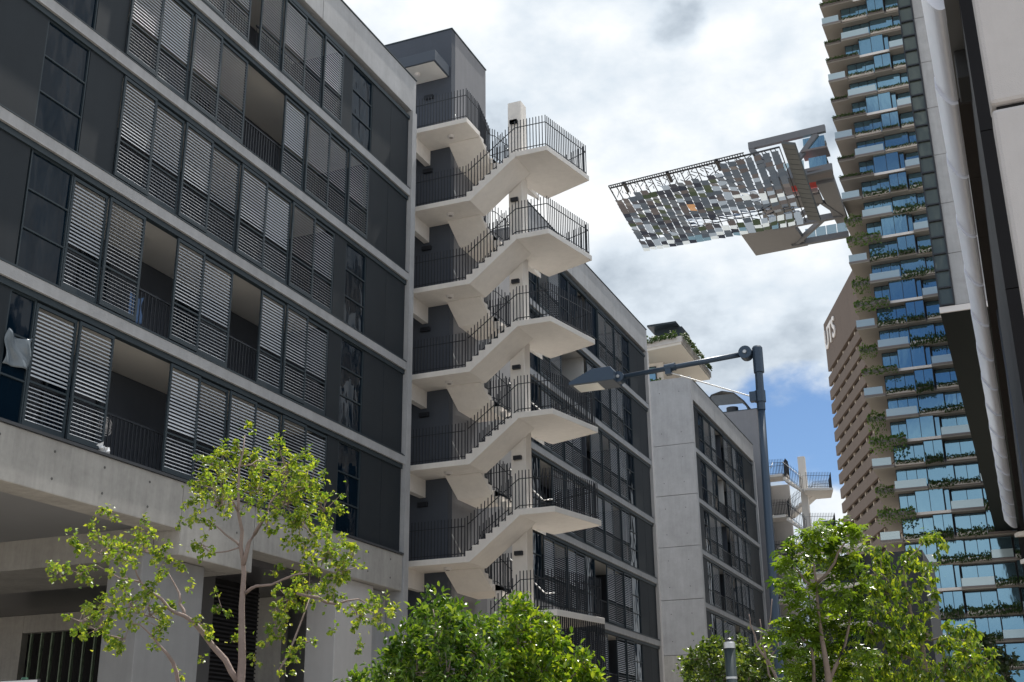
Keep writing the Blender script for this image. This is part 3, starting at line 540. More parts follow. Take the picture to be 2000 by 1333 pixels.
D2 = thing('apartment_building', 'dark glazed building low behind the leafy street trees, with pale balcony slabs', 'building')
box('wall', mat('slate_wall', (.035, .04, .048), .7, var=.1), D2, -17, 104, G, -7.5, 116, 17.2)
box('parapet', DKWALL, D2, -15.2, 103.9, 17.2, -14.2, 104.5, 20.2)
for k in range(6):
    z = 17.4 - 3.1 * k
    box('balcony_slab', CREAM, D2, -15.9 + .5 * (k % 2), 101.6, z, -11.9 + .4 * (k % 2), 103.99, z + .28, bevel=.02)
    railing('railing', D2, [(-15.8 + .5 * (k % 2), 101.7, z + .28), (-12 + .4 * (k % 2), 101.7, z + .28)], step=.16)
    f = box('window', FRAME, D2, -15.0, 103.9, z - 2.4, -12.2, 103.99, z - .3); box('pane', GLASS, f, -14.9, 103.88, z - 2.3, -12.3, 103.895, z - .4)

# ---------------------------------------------------------------- tall planted tower
T = thing('residential_tower', 'tall glass tower with planted balconies hanging over the end of the street', 'tower')
TY = 162.; FHT = 3.22
def planter_mesh(L_, seed, hang=.5, hgt=.45):
    r = random.Random(seed); b = MB()
    for i in range(int(L_ * 95)):
        x = r.random() * L_; t = r.random(); y = -r.random() * .55; z = r.gauss(0, .5) * hgt * (.6 + .5 * math.sin(x * 2.3 + seed)) + .1
        if r.random() < .45: y = -.5 - r.random() * .25; z = -r.random() * hang
        p = Vector((x, y, z)); a = Vector((r.uniform(-1, 1), r.uniform(-1, 1), r.uniform(-1, 1))).normalized() * .13; c = a.orthogonal().normalized() * .11
        b.quad(p - a, p - c, p + a, p + c)
    return b
GREEN = leafmat('balcony_planting', (.025, .055, .018), (.06, .12, .03), .25, .6)
GREEN2 = leafmat('bright_balcony_planting', (.05, .11, .02), (.10, .20, .04), .3, .6)
REDLF = leafmat('red_planting', (.08, .02, .02), (.13, .04, .03), .25, .6)
PLM = [planter_mesh(3.4, i).mesh('planting', GREEN) for i in range(3)]
PLH = [planter_mesh(3.4, 5 + i, 1.3, .5).mesh('planting', GREEN2) for i in range(2)]
def tglass(par, x0, x1, z0, z1, y, n, name='glazing'):
    f = MB(); w = .07
    for i in range(n + 1):
        x = x0 + (x1 - x0) * i / n; f.box(x - w / 2, y, z0, x + w / 2, y + .1, z1)
    f.box(x0 + w / 2, y, z1 - w, x1 - w / 2, y + .09, z1).box(x0 + w / 2, y, z0, x1 - w / 2, y + .09, z0 + w)
    o = f.build('window', RAIL, par)
    for i in range(n):
        a = x0 + (x1 - x0) * i / n + w / 2; b_ = x0 + (x1 - x0) * (i + 1) / n - w / 2
        MB().box(a, y + .05, z0 + w, b_, y + .06, z1 - w).build('pane', TGLASS, o)
    return o
def tplanter(par, x0, x1, z, y, rnd, hang=False, ledge=True):
    p = box('planter', LEDGE if ledge else TAUPE, par, x0, y, z - .02, x1, y + .55, z + .42)
    me = rnd.choice(PLH if hang else PLM)
    inst('planting', PLM[0] if z > 78 else me, p, (x0, y + .45, z + (.5 if z < 78 else .42)), ((x1 - x0) / 3.4, 1, rnd.uniform(.7, 1.7) if z < 78 else .6), stuff=True)
def tbal(par, x0, x1, z, y, side=False):
    o = box('balustrade_glass', BGLASS, par, x0, y, z + .25, x1, y + .03, z + 1.25)
    if side: box('balustrade_glass', BGLASS, par, x0, y + .031, z + .25, x0 + .03, y + 2.5, z + 1.25)
rt = random.Random(4)
XL = -16.45
nf = 34
base = 66.5 - 19 * FHT
box('core_wall', mat('tower_core', (.10, .10, .105), .7), T, -12.0, TY + 1.4, G, 8, TY + 22, base + nf * FHT + 3)
box('side_wall', BEIGE, T, -14.2, TY + 4.5, G, -12.01, TY + 20, base + nf * FHT + 3)
seg_r = [(-3.5, -.9), (-.8, 2.6), (2.7, 5.5)]
for i in range(nf):
    z = base + i * FHT; ty = (19 - i) % 3       # 0 glass corner, 1 hanging corner, 2 wide planter
    zt = z + FHT - .17
    # slab with stepped front edge
    ye = TY - 1.65
    if ty == 0: poly = [(XL, ye), (-13.7, ye), (-13.7, ye + .5), (-9.9, ye + .5), (-9.9, ye), (-7.5, ye), (-7.5, ye + .5), (6, ye + .5), (6, TY + 1.3), (XL + .3, TY + 9)]
    elif ty == 1: poly = [(XL, ye + .4), (-14.0, ye + .4), (-14.0, ye), (-9.9, ye), (-9.9, ye + .4), (6, ye + .4), (6, TY + 1.3), (XL + .3, TY + 9)]
    else: poly = [(XL, ye), (-11.7, ye), (-11.7, ye + .7), (-7.5, ye + .7), (-7.5, ye), (-3.5, ye), (-3.5, ye + .5), (6, ye + .5), (6, TY + 1.3), (XL + .3, TY + 9)]
    MB().prism(poly, z + .02, z + .24).build('floor_slab', TAUPE, T)
    MB().prism([(x * 1 + (.05 if j == 0 else 0), y + .04) for j, (x, y) in enumerate(poly)], z - .16, z + .018).build('soffit', BEIGE, T)
    if ty == 0:
        tbal(T, XL + .05, -14.0, z, ye + .03, True); tglass(T, -13.7, -9.9, z + .25, zt, TY, 3)
        tplanter(T, -13.6, -10.0, z + .1, ye + .2, rt); tglass(T, -9.8, -7.5, z + .25, zt, ye + .6, 2); tplanter(T, -9.8, -7.6, z + .05, ye - .05, rt, ledge=False)
        tglass(T, -7.3, -3.6, z + .25, zt, TY, 2); tplanter(T, -7.2, -3.6, z + .1, ye + .2, rt)
    elif ty == 1:
        tplanter(T, XL, -14.1, z + .05, ye + .35, rt, hang=True, ledge=False); tglass(T, -13.7, -9.9, z + .25, zt, TY, 3); tbal(T, -13.9, -10.0, z, ye + .03)
        tglass(T, -9.8, -6.6, z + .25, zt, TY - .3, 1); tglass(T, -6.5, -3.6, z + .25, zt, TY, 2)
        tplanter(T, -9.8, -6.7, z + .1, ye + .2, rt); tplanter(T, -6.7, -3.6, z + .1, ye + .2, rt)
    else:
        tplanter(T, XL, -11.8, z + .05, ye - .1, rt, hang=True, ledge=False); tglass(T, -13.7, -11.7, z + .25, zt, TY, 2); tglass(T, -11.6, -8.2, z + .10, zt + .2, ye + .5, 2)
        box('white_ledge', LEDGE, T, -11.7, ye + .35, z - .1, -7.5, ye + .48, z + .25); tglass(T, -8.1, -7.5, z + .25, zt, ye + 1., 1)
        tglass(T, -7.3, -3.6, z + .25, zt, TY, 2); tbal(T, -7.4, -3.6, z, ye + .03)
    for j, (a, b_) in enumerate(seg_r):
        if z > 62: break
        q = (ty + j) % 3
        tglass(T, a, b_ - .1, z + .25, zt, TY if q else TY - 1.2, 2 if j else 1)
        if q == 0: tplanter(T, a, b_ - .1, z + .1, TY - 1.95, rt, ledge=bool(j))
        elif q == 1: tbal(T, a, b_ - .1, z, TY - 1.5)
        else: tplanter(T, a, b_ - .1, z + .1, TY - 1.75, rt)
# roof greenery
tplanter(T, XL, -12.5, base + nf * FHT + .2, TY - 2, rt, hang=True)

# ---------------------------------------------------------------- cantilevered mirror frame (heliostat) on the tower
Hh = thing('cantilever_platform', 'cantilevered steel roof terrace projecting high off the tower into the street', 'platform')
PLAT = mat('platform_grey', (.15, .157, .175), .6, var=.06)
PLS = mat('platform_soffit', (.185, .188, .20), .65, var=.08, scale=.4)
def beam(p, q, w, h): return MB().bar(p, q, w, h).build('truss_beam', PLAT, Hh)
yn, yf = 148., 171.
n0, n1 = (-26.2, yn, 81.), (-16.3, yn - .3, 81.)
beam((-26.6, yn, 80.8), (-16.2, yn - .6, 80.9), .6, 1.0); beam((-22.6, yn, 75.1), (-15.9, yn - .6, 75.1), .6, .9)
beam((-26.3, yn, 80.3), (-23.0, yn + .2, 75.4), .6, .7); beam((-17.4, yn - .5, 80.4), (-21.8, yn, 75.5), .5, .7)
beam((-26.8, yf - 8, 75.1), (-16.9, yf - 8.4, 75.1), .6, .9); beam((-25.4, yf - 1, 75.1), (-17.0, yf - 1.2, 75.1), .6, .9)
beam((-24.8, yf - 1, 75.1), (-19.6, yf - 8, 75.1), .5, .7); beam((-23.8, yf - 9, 75.1), (-19.4, yn + 9.3, 75.1), .5, .7); beam((-17.0, yf - 8.4, 75.1), (-18.8, yn + 9.4, 75.1), .5, .6)
MB().prism([(-31.2, yf + .8), (-31.6, yf - 8), (-23.9, yf - 8), (-23.2, yf + .3)], 75.0, 75.9).build('deck_panel', PLS, Hh)
MB().prism([(-24.5, yn + .5), (-15.9, yn + .1), (-16.2, yn + 3.2), (-23.5, yn + 3.2)], 75.3, 76).build('deck_panel', PLS, Hh)
MB().prism([(-26.2, yn + 3.25), (-22.6, yn + 3.25), (-23.2, yn + 16), (-28.2, yn + 16)], 75.4, 76).build('deck_panel', PLS, Hh)
MB().prism([(-18.6, yn + 3.3), (-16.2, yn + 3.3), (-16.4, yf - 6), (-18.0, yf - 6)], 74.9, 75.9).build('deck_panel', PLS, Hh)
MB().prism([(-23.0, yn + 6.3), (-18.7, yn + 6.3), (-18.7, yn + 9.6), (-23.0, yn + 9.6)], 74.9, 75.6).build('deck_panel', PLS, Hh)
box('red_soffit', mat('red_soffit', (.55, .05, .04), .5), Hh, -22.6, yn + 3.3, 75.9, -18.7, yn + 6.2, 76.1)
box('pale_band', LEDGE, Hh, -22.4, yn + 6.0, 75.2, -18.8, yn + 6.28, 75.8)
for a, b_, y, z in ((-22.6, -19.4, yn - .2, 75.6), (-23.2, -17.0, yf - 1.2, 75.6)):
    for i in range(4):
        x = a + (b_ - a) * i / 4; box('glass_panel', mat('pale_clear_glass', (.45, .58, .62), .05, metal=.5), Hh, x, y, z, x + (b_ - a) / 4 - .08, y + .03, z + 1.5)
for j in range(2):
    box('glazed_bay', TGLASS, Hh, -19.3 + .5 * j, yn - .4, 78.3 - 3.0 * j, -16.5, yn + 2, 80.1 - 3.0 * j); box('bay_floor', TAUPE, Hh, -19.6 + .5 * j, yn - .8, 78.0 - 3.0 * j, -16.2, yn + 2, 78.28 - 3.0 * j)
# mirror frame : parallelogram with corners
Mf = thing('mirror_frame', 'tilted frame of hundreds of small mirrors hung below the cantilevered terrace', 'reflector')
K = 1.18
c0, c1, c2, c3 = [Vector(v) * K for v in ((-40.2, 127.6, 67.8), (-17.4, 114.4, 61.7), (-17.3, 128.9, 59.3), (-40.2, 142.2, 65.4))]
eu = (c1 - c0); ev = (c3 - c0); nn = eu.cross(ev).normalized()
if nn.z > 0: nn = -nn
def fp(u, v, h=0): return c0 + eu * u + ev * v + nn * h
fr = MB()
fr.bar(fp(0, -.035), fp(.82, -.035), .12).bar(fp(0, 0), fp(1, 0), .14, .2).bar(fp(0, -.035), fp(0, 1), .14)
for i in range(58): fr.bar(fp(i / 70, -.035), fp(i / 70, 0), .10)
fr.build('edge_ladder', RAIL, Mf)
sp = MB()
NU, NV = 22, 20
for i in range(NU + 1): sp.bar(fp(i / NU, 0), fp(i / NU, .98), .11, .11)
for u in (.10, .38, .67): sp.bar(fp(u, -.03), fp(u, .1), .4, .4)
for j in range(1, 6): sp.bar(fp(0, j / 5.2), fp(1, j / 5.2), .09, .09)
rz = random.Random(2)
for i in range(NU):
    for j in range(4): sp.bar(fp((i + rz.random()) / NU, j * .035), fp((i + rz.random()) / NU, j * .035 + .035), .08)
sp.build('support_struts', RAIL, Mf)
MIR_REFL = [mat('mirror_%s' % n, tuple(v * k_ for v, k_ in zip(c, (.82, .95, 1.12))), .10, metal=.9) for n, c in (('steel', (.42, .47, .54)), ('grey', (.11, .13, .16)), ('dim', (.05, .055, .075)), ('brown_reflection', (.14, .12, .12)), ('olive', (.075, .095, .06)), ('teal', (.22, .34, .42)), ('pale', (.85, .88, .92)))]  # tints paint in what each tile reflects; the tiles are all plain mirror
MIR_REFL += [mat('mirror_red_reflection', (.45, .18, .13), .2, metal=.7), mat('mirror_orange_reflection', (.60, .36, .20), .2, metal=.6)]
mdir = eu.normalized(); mdv = ev.normalized()
mm = [MB().box(-.5, -.5, -.02, .5, .5, .02).mesh('mirror', m) for m in MIR_REFL]
cell_u = eu.length / NU; cell_v = ev.length / NV
cnt = 0; extra = [MB() for _ in MIR_REFL]
for i in range(NU):
    for j in range(NV):
        v = (j + .8) / NV
        if v > .985 or (j < 2 and i < 15) or (j == 2 and rz.random() < .5 and i < 14): continue
        low = j > NV - 4 - (i > 9)
        if j == NV - 5 and rz.random() < .3: continue
        ti = rz.gauss(0, .10) + (-.40 if low else -.12) + (.5 if (abs(j - 12 - i * .12) < 1.2 and i > 7) else 0); tj = rz.gauss(0, .10)
        if i > 13: idx = rz.choice(([1, 1, 1, 1, 3, 3, 0, 1] if not (6 <= j - (i - 14) * .6 <= 8) else [6, 3, 0]) if not low else [6, 0, 5, 6, 4])  # pale band and bright low rows are reflections put into the tint
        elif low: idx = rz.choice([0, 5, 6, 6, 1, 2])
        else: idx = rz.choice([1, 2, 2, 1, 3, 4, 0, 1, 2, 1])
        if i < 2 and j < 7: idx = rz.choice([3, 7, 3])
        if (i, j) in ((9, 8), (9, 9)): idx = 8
        p = fp((i + .5) / NU, v, .35)
        rot = Matrix((mdir, mdv, mdir.cross(mdv))).transposed() @ Matrix.Rotation(ti, 3, 'X') @ Matrix.Rotation(tj, 3, 'Y')
        su, sv = cell_u * .80, cell_v * 1.02
        if cnt < 295:
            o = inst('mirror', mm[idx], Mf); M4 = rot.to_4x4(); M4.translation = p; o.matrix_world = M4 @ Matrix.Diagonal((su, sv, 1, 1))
        else:
            k = len(extra[idx].v); q = [(-.5, -.5), (.5, -.5), (.5, .5), (-.5, .5)]
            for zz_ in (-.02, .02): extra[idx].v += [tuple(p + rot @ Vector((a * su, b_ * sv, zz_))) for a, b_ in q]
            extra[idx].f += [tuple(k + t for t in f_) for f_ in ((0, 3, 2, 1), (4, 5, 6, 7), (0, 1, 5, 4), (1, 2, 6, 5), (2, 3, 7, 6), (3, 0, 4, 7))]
        cnt += 1
allm = MB(); me = None
vs, fs, mi = [], [], []
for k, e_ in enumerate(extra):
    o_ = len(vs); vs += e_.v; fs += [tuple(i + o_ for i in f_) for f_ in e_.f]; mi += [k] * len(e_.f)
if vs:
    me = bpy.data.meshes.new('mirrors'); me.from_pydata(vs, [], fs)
    for m in MIR_REFL: me.materials.append(m)
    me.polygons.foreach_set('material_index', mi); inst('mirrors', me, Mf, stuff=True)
fas = MB()
for i in range(16): 
    a, b_ = fp(1.01, i / 16), fp(1.01, (i + .92) / 16); fas.bar(a + eu.normalized() * 1.0 - nn * .3, b_ + eu.normalized() * 1.0 - nn * .3, .35, 1.7, up=eu.normalized())
fas.build('side_grille', mat('grille_dark', (.075, .085, .09), .6), Mf)

# ---------------------------------------------------------------- university tower (brown bands)
U = thing('office_tower', 'brown precast concrete tower with sloping dark window slots, left of the glass tower', 'tower')
uf = Vector((-41, 317, 0)); ue = Vector((.337, -.9415, 0)); un = Vector((.9415, .337, 0))   # along the face, and into the body
def ub(name, m, l0, l1, d0, d1, z0, z1, par=U, **k):
    p = [uf + ue * l + un * d for l, d in ((l0, d0), (l1, d0), (l1, d1), (l0, d1))]
    return MB().prism([(q.x, q.y) for q in p], z0, z1).build(name, m, par, **k)
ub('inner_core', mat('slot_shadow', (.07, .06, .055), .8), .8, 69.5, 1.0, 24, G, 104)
top = 115.; z1 = 101.5
for l in range(7): ub('precast_crown', BROWN, l * 10 + (.0 if l else 0), l * 10 + 9.94, .0, 1.6 if l else 1.6, z1 + .02, top)
ub('crown_body', BROWN, .1, 70, 1.61, 25, z1 + .1, top - .05)
k = 0; z = z1 - 1.6
while z > 5:
    zb_ = z - 2.55
    for l in range(7): ub('spandrel_panel', BROWN, l * 10, l * 10 + 9.95, -.12, .6, zb_, z)
    for l in range(0, 70, 7): ub('slot_post', mat('pale_precast', (.42, .36, .30), .8), l + 3.2, l + 4.0, .3, .95, z + .01, z + 1.24)
    z -= 3.8
def text(name, body, size, m, par, matrix, ext=.15):
    cu = bpy.data.curves.new(name, 'FONT'); cu.body = body; cu.size = size; cu.extrude = ext; cu.align_x = 'LEFT'; cu.offset = .02 * size
    o = bpy.data.objects.new(name, cu); C.objects.link(o); dg = bpy.context.evaluated_depsgraph_get(); me = bpy.data.meshes.new_from_object(o.evaluated_get(dg))
    bpy.data.objects.remove(o); me.materials.clear(); me.materials.append(m); q = inst(name, me, par); q.matrix_world = matrix; return q
tm = Matrix.Identity(4); tx = ue; tz = Vector((0, 0, 1)); tn = tx.cross(tz)
for i, v in enumerate((tx, tz, tn)):
    for r_ in range(3): tm[r_][i] = v[r_]
tm.translation = uf + ue * .5 - un * .2 + Vector((0, 0, 107.2))
text('lettering', 'UTS', 7.6, LEDGE, U, tm)

# ---------------------------------------------------------------- green roofed building behind block B
V = thing('planted_building', 'building with a wide white cantilevered roof and rooftop planting behind the middle block', 'building')
rp = [(-28.0, 110.0), (-28.2, 122.3), (-46, 123.5), (-46, 112.8)]
MB().prism(rp, 40.0, 40.25).build('roof_soffit', mat('white_roof', (.62, .61, .58), .6), V)
MB().prism([(-27.9, 109.9), (-28.1, 122.5), (-46, 123.7), (-46, 112.7)], 40.251, 40.85).build('roof_edge', CONC_W, V)
box('facade', CREAM, V, -46, 114.5, 20, -31.2, 121, 39.99)
for j in range(4):
    z = 36.9 - 3.1 * j
    for i in range(4): f = box('window', FRAME, V, -34.5 - i * 3, 114.38, z, -31.9 - i * 3, 114.49, z + 2.7); box('pane', TGLASS, f, -34.4 - i * 3, 114.36, z + .1, -32 - i * 3, 114.375, z + 2.6)
    box('balcony_slab', CONC_W, V, -46, 112.9, z - .4, -30.6, 114.36, z - .1)
    p_ = box('planter', CONC_W, V, -33.6, 112.5, z - .1, -30.8, 112.89, z + .3); inst('planting', PLH[j % 2], p_, (-33.6, 112.9, z + .45), (.8, 1, 1), stuff=True)
for x0, y0, x1, y1 in ((-46, 112.9, -28.2, 110.4), (-28.2, 110.4, -28.4, 122)):
    d = Vector((x1 - x0, y1 - y0, 0)); n = int(d.length / 3.2)
    for i in range(n):
        p = Vector((x0, y0, 41.1)) + d * i / n; inst('roof_planting', PLM[i % 3], V, tuple(p), (1, 1., .9), (0, 0, math.atan2(d.y, d.x)), stuff=True)
box('rooftop_room', FRAME, V, -31.5, 113, 41.0, -28.6, 116, 43.0)
box('rooftop_canopy', FRAME, V, -31.9, 111.8, 43.01, -28.9, 116, 43.2)

# ---------------------------------------------------------------- box volume with the glazed stair, right of the tower
W = thing('overhanging_block', 'concrete block with a column of stair windows, overhanging the street on the right', 'building')
BY = 78.
box('front_wall', CONC, W, -1.72, BY, 28.3, 8, BY + .4, 62)
for j in range(9):
    box('wall_panel', CONC, W, -1.70, BY - .06, 28.35 + j * 3.6, 7.9, BY - .001, 28.35 + (j + 1) * 3.6 - .05)
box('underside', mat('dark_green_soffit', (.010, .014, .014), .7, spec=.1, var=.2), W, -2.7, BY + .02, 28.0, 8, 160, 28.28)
box('bottom_fascia', LEDGE, W, -2.72, BY - .12, 27.9, 8, BY + .015, 28.29)
box('left_wall', DKWALL, W, -2.66, BY + .5, 28.285, -2.45, 159.8, 62)
for j in range(28):
    z = 28.35 + j * 1.19
    f = MB().box(-2.68, BY - .2, z, -2.60, BY + .0, z + 1.19).box(-1.82, BY - .2, z, -1.74, BY, z + 1.19).box(-2.60, BY - .2, z, -1.82, BY - .02, z + .10).build('stair_window', RAIL, W)
    box('pane', mat('grey_stair_glass', (.10, .12, .11), .1, metal=.4, wav=.03), f, -2.60, BY - .06, z + .10, -1.82, BY - .05, z + 1.19)
box('stair_back_wall', CONC, W, -2.68, BY + .02, 28.3, -1.73, BY + .4, 61)

# ---------------------------------------------------------------- right-hand building: curved fascia overhead, dark wall
Rr = thing('office_building', 'dark office building along the right edge with curved white metal fascia panels overhead', 'building')
FASC = mat('curved_fascia_metal', (.82, .86, .97), .3, metal=.0, var=.03)
yy = 22.0; st_y = 3.77; z0 = 16.0
ys = [33.54 + st_y * 1.13 * (k - 3) for k in range(0, 16)]
for k in range(-3, 13):
    ya = max(24.2, 33.54 + 4.40 * k); yb_ = 33.54 + 4.40 * k + 4.38
    if yb_ < 25: continue
    prof = []
    x0, x1 = -.42 - .035 * k, .10 - .035 * k * .4
    P = []
    for q in range(11):
        t = q / 10; P.append((x0 + (x1 - x0) * t, z0 - .12 * math.sin(PI * t) + .60 * (1 - t) ** 1.6))
    P += [(x1, z0 + .9), (x0 + .02, z0 + .9)]
    MB().extr(P, lambda a, b_, t: (a, t, b_ + (-.06 if t == ya else .03)), ya, yb_).build('fascia_panel', FASC, Rr)
SOF = mat('dark_bronze_soffit', (.042, .036, .034), .7, spec=.2, var=.25, scale=.8)
for k in range(-3, 13):
    ya = 33.54 + 4.40 * k
    if ya < 28.8: continue
    box('soffit_panel', SOF, Rr, .115, ya + .01, 15.9, 6, ya + 4.38, 16.5)
box('soffit_panel', mat('grey_soffit', (.13, .135, .14), .5), Rr, .12, 24.2, 15.95, 6, 28.9, 16.5)
box('hood', mat('hood_dark', (.03, .032, .035), .6), Rr, .16, 26.6, 15.2, .66, 27.8, 15.94, bevel=.03)
WALLD = mat('dark_wall_cladding', (.010, .010, .012), .6, spec=.15, var=.3, scale=.6)
for k in range(16):
    ya = 24 + k * 4.4
    for j in range(5): box('wall_panel', WALLD, Rr, .42, ya + .015, G + j * 3.5 + .01, .8, ya + 4.385, G + (j + 1) * 3.5 - .01 if j < 4 else 15.88)
for k in (3, 9): box('vertical_fin', mat('fin_steel', (.12, .14, .18), .3, metal=.5), Rr, .36, 26 + k * 6.2, 2, .418, 26.05 + k * 6.2, 15.8)
Wl = thing('concrete_wall', 'pale precast concrete wall corner at the right edge, close to the camera', 'wall')
WC = mat('precast_wall', (.52, .505, .515), .85, var=.07, scale=3., streak=.06, bump=.4, bscale=60)
for z_a, z_b in ((G, 8.03), (8.10, 16.4)): box('wall_panel', WC, Wl, .43, 15.0, z_a, 4.0, 15.5, z_b, bevel=.06)
box('joint_backing', BLACK, Wl, .5, 15.1, 8.031, 4., 15.5, 8.099)
# curved slab ends of the low wing under the tower
Q = thing('low_wing', 'dark recessed wing with short curved white ledges at the lower right edge', 'building')
box('wall', WALLD, Q, -.2, 158, G, 1.6, 159.7, 40)
for k in range(7):
    z = 36.4 - 3.22 * k
    P = [(-1.2 + .2 * k, 157.9), (-.8 + .2 * k, 157.0), (-.2 + .2 * k, 156.6), (.6 + .2 * k, 156.5), (.6 + .2 * k, 157.9)]
    MB().prism(P, z, z + .5).build('curved_ledge', LEDGE, Q, bevel=.05)

# ---------------------------------------------------------------- street lamp, bollard, sign
LP = thing('street_lamp', 'dark blue street lamp with a long horizontal arm and flat rectangular head', 'street lamp', (-3.83, 20, G))
LP.location = (0, 0, 0)
MB().tube([(-3.83, 20, G, .085), (-3.82, 20, 1.4, .076), (-3.80, 20, 3.8, .070), (-3.765, 20, 5.9, .063)], 20).build('pole', POLE, LP, smooth=True)
MB().tube([(-3.765, 20, 5.88, .072), (-3.75, 20, 6.95, .066)], 20).build('pole_sleeve', POLE, LP, smooth=False)
MB().tube([(-3.765, 20, 6.02, .092), (-3.764, 20, 6.22, .092)], 20).build('clamp', POLE, LP)
MB().tube([(-3.75, 20, 6.55, .09), (-3.75, 20, 7.0, .09), (-3.75, 20, 7.03, .07)], 20).build('top_collar', POLE, LP)
MB().tube([(-3.95, 19.90, 6.93, .115), (-3.95, 20.10, 6.93, .115)], 20).build('arm_joint', POLE, LP)
MB().tube([(-3.95, 19.89, 6.93, .035), (-3.95, 19.87, 6.93, .03)], 12).build('bolt_cap', STEEL, LP)
MB().tube([(-3.95, 20, 6.93, .048), (-6.2, 20, 6.81, .044)], 16).build('arm', POLE, LP, smooth=True)
MB().tube([(-5.22, 20, 6.87, .072), (-5.42, 20, 6.858, .072)], 16).build('arm_collar', POLE, LP)
MB().tube([(-5.34, 19.95, 6.76, .012), (-3.85, 19.95, 6.10, .012)], 8).build('brace_rod', STEEL, LP)
MB().box(-3.93, 19.9, 6.03, -3.82, 20.02, 6.2).box(-5.39, 19.9, 6.72, -5.29, 20.02, 6.82).build('brace_lug', POLE, LP)
MB().tube([(-6.27, 19.91, 6.80, .10), (-6.27, 20.09, 6.80, .10)], 20).build('head_joint', POLE, LP)
MB().tube([(-6.27, 19.90, 6.80, .032), (-6.27, 19.88, 6.80, .028)], 12).build('bolt_cap', STEEL, LP)
hd = MB()
prof = [(-6.30, 6.88), (-6.36, 6.96), (-6.70, 6.96), (-7.16, 6.76), (-7.16, 6.70), (-6.30, 6.70)]
hd.extr(prof, lambda a, b_, t: (a, t, b_), 19.74, 20.26)
lh = hd.build('lamp_head', POLE, LP, bevel=.012)
for i in range(4): box('cooling_fin', POLE, lh, -6.68, 19.84 + i * .09, 6.963, -6.40, 19.86 + i * .09, 6.98)
MB().extr([(-6.62, 6.699), (-7.08, 6.699), (-7.08, 6.685), (-6.62, 6.685)], lambda a, b_, t: (a, t, b_), 19.80, 20.20).build('lamp_glass', mat('lamp_glass', (.85, .86, .84), .15), lh)
BL = thing('bollard_light', 'short dark post with a silver banded cap in front of the round shrub', 'bollard', (-2.69, 11.7, G)); BL.location = (0, 0, 0)
MB().tube([(-2.69, 11.7, G, .052), (-2.69, 11.7, 1.14, .052)], 24).build('post', mat('post_paint', (.035, .05, .055), .3, metal=.4), BL, smooth=True)
MB().tube([(-2.69, 11.7, 1.141, .055), (-2.69, 11.7, 1.19, .055), (-2.69, 11.7, 1.20, .047)], 24).build('cap_band', STEEL, BL)
MB().tube([(-2.69, 11.7, 1.201, .040), (-2.69, 11.7, 1.225, .036), (-2.69, 11.7, 1.235, .02)], 20).build('cap', mat('cap_dark', (.06, .06, .065), .35, metal=.5), BL)
MB().tube([(-2.69, 11.7, .86, .0535), (-2.69, 11.7, .88, .0535)], 24).build('lower_band', STEEL, BL)
SG = thing('street_sign', 'small white street sign with a green post finial at the bottom left corner', 'sign', (-6.24, 6.48, G)); SG.location = (0, 0, 0)
MB().tube([(-6.30, 6.50, G, .02), (-6.30, 6.50, .655, .02)], 12).build('post', mat('green_post', (.03, .10, .06), .4, metal=.3), SG)
MB().tube([(-6.30, 6.50, .656, .026), (-6.30, 6.50, .672, .02)], 12).build('finial', mat('green_post', (.03, .10, .06)), SG)
sgn = MB().bar((-6.47, 6.36, .60), (-6.19, 6.53, .615), .012, .09, up=(0, 0, 1)).build('sign_plate', mat('sign_border', (.03, .03, .03), .4), SG)
MB().bar((-6.455, 6.36, .601), (-6.20, 6.515, .615), .016, .078, up=(0, 0, 1)).build('sign_face', LEDGE, sgn)

# ---------------------------------------------------------------- balcony clutter
y, x, z = 19.2, FX - .5, F0 + .04
FN = thing('pedestal_fan', 'white pedestal fan behind the railing of the lowest open balcony', 'fan', (x, y, z)); FN.location = (0, 0, 0)
MB().tube([(x, y, z, .16), (x, y, z + .03, .15)], 18).tube([(x, y, z + .03, .02), (x, y, z + .62, .02)], 10).build('stand', LEDGE, FN)
cg = MB()
for r_ in (.20, .15, .10, .05):
    for q in range(20):
        a0, a1 = 2 * PI * q / 20, 2 * PI * (q + 1) / 20
        cg.bar((x + .06, y + r_ * math.cos(a0), z + .78 + r_ * math.sin(a0)), (x + .06, y + r_ * math.cos(a1), z + .78 + r_ * math.sin(a1)), .012)
for q in range(16): a0 = 2 * PI * q / 16; cg.bar((x + .07, y, z + .78), (x + .06, y + .2 * math.cos(a0), z + .78 + .2 * math.sin(a0)), .007)
cg.build('cage', LEDGE, FN)
bl = MB()
for q in range(4):
    a0 = PI / 2 * q; c_, s_ = math.cos(a0), math.sin(a0)
    bl.quad((x + .02, y, z + .78), (x + .04, y + .15 * c_ - .05 * s_, z + .78 + .15 * s_ + .05 * c_), (x + .01, y + .17 * c_, z + .78 + .17 * s_), (x, y + .13 * c_ + .05 * s_, z + .78 + .13 * s_ - .05 * c_))
bl.build('fan_blade', LEDGE, FN); MB().tube([(x - .1, y, z + .78, .06), (x + .02, y, z + .78, .05)], 14).build('motor', LEDGE, FN)
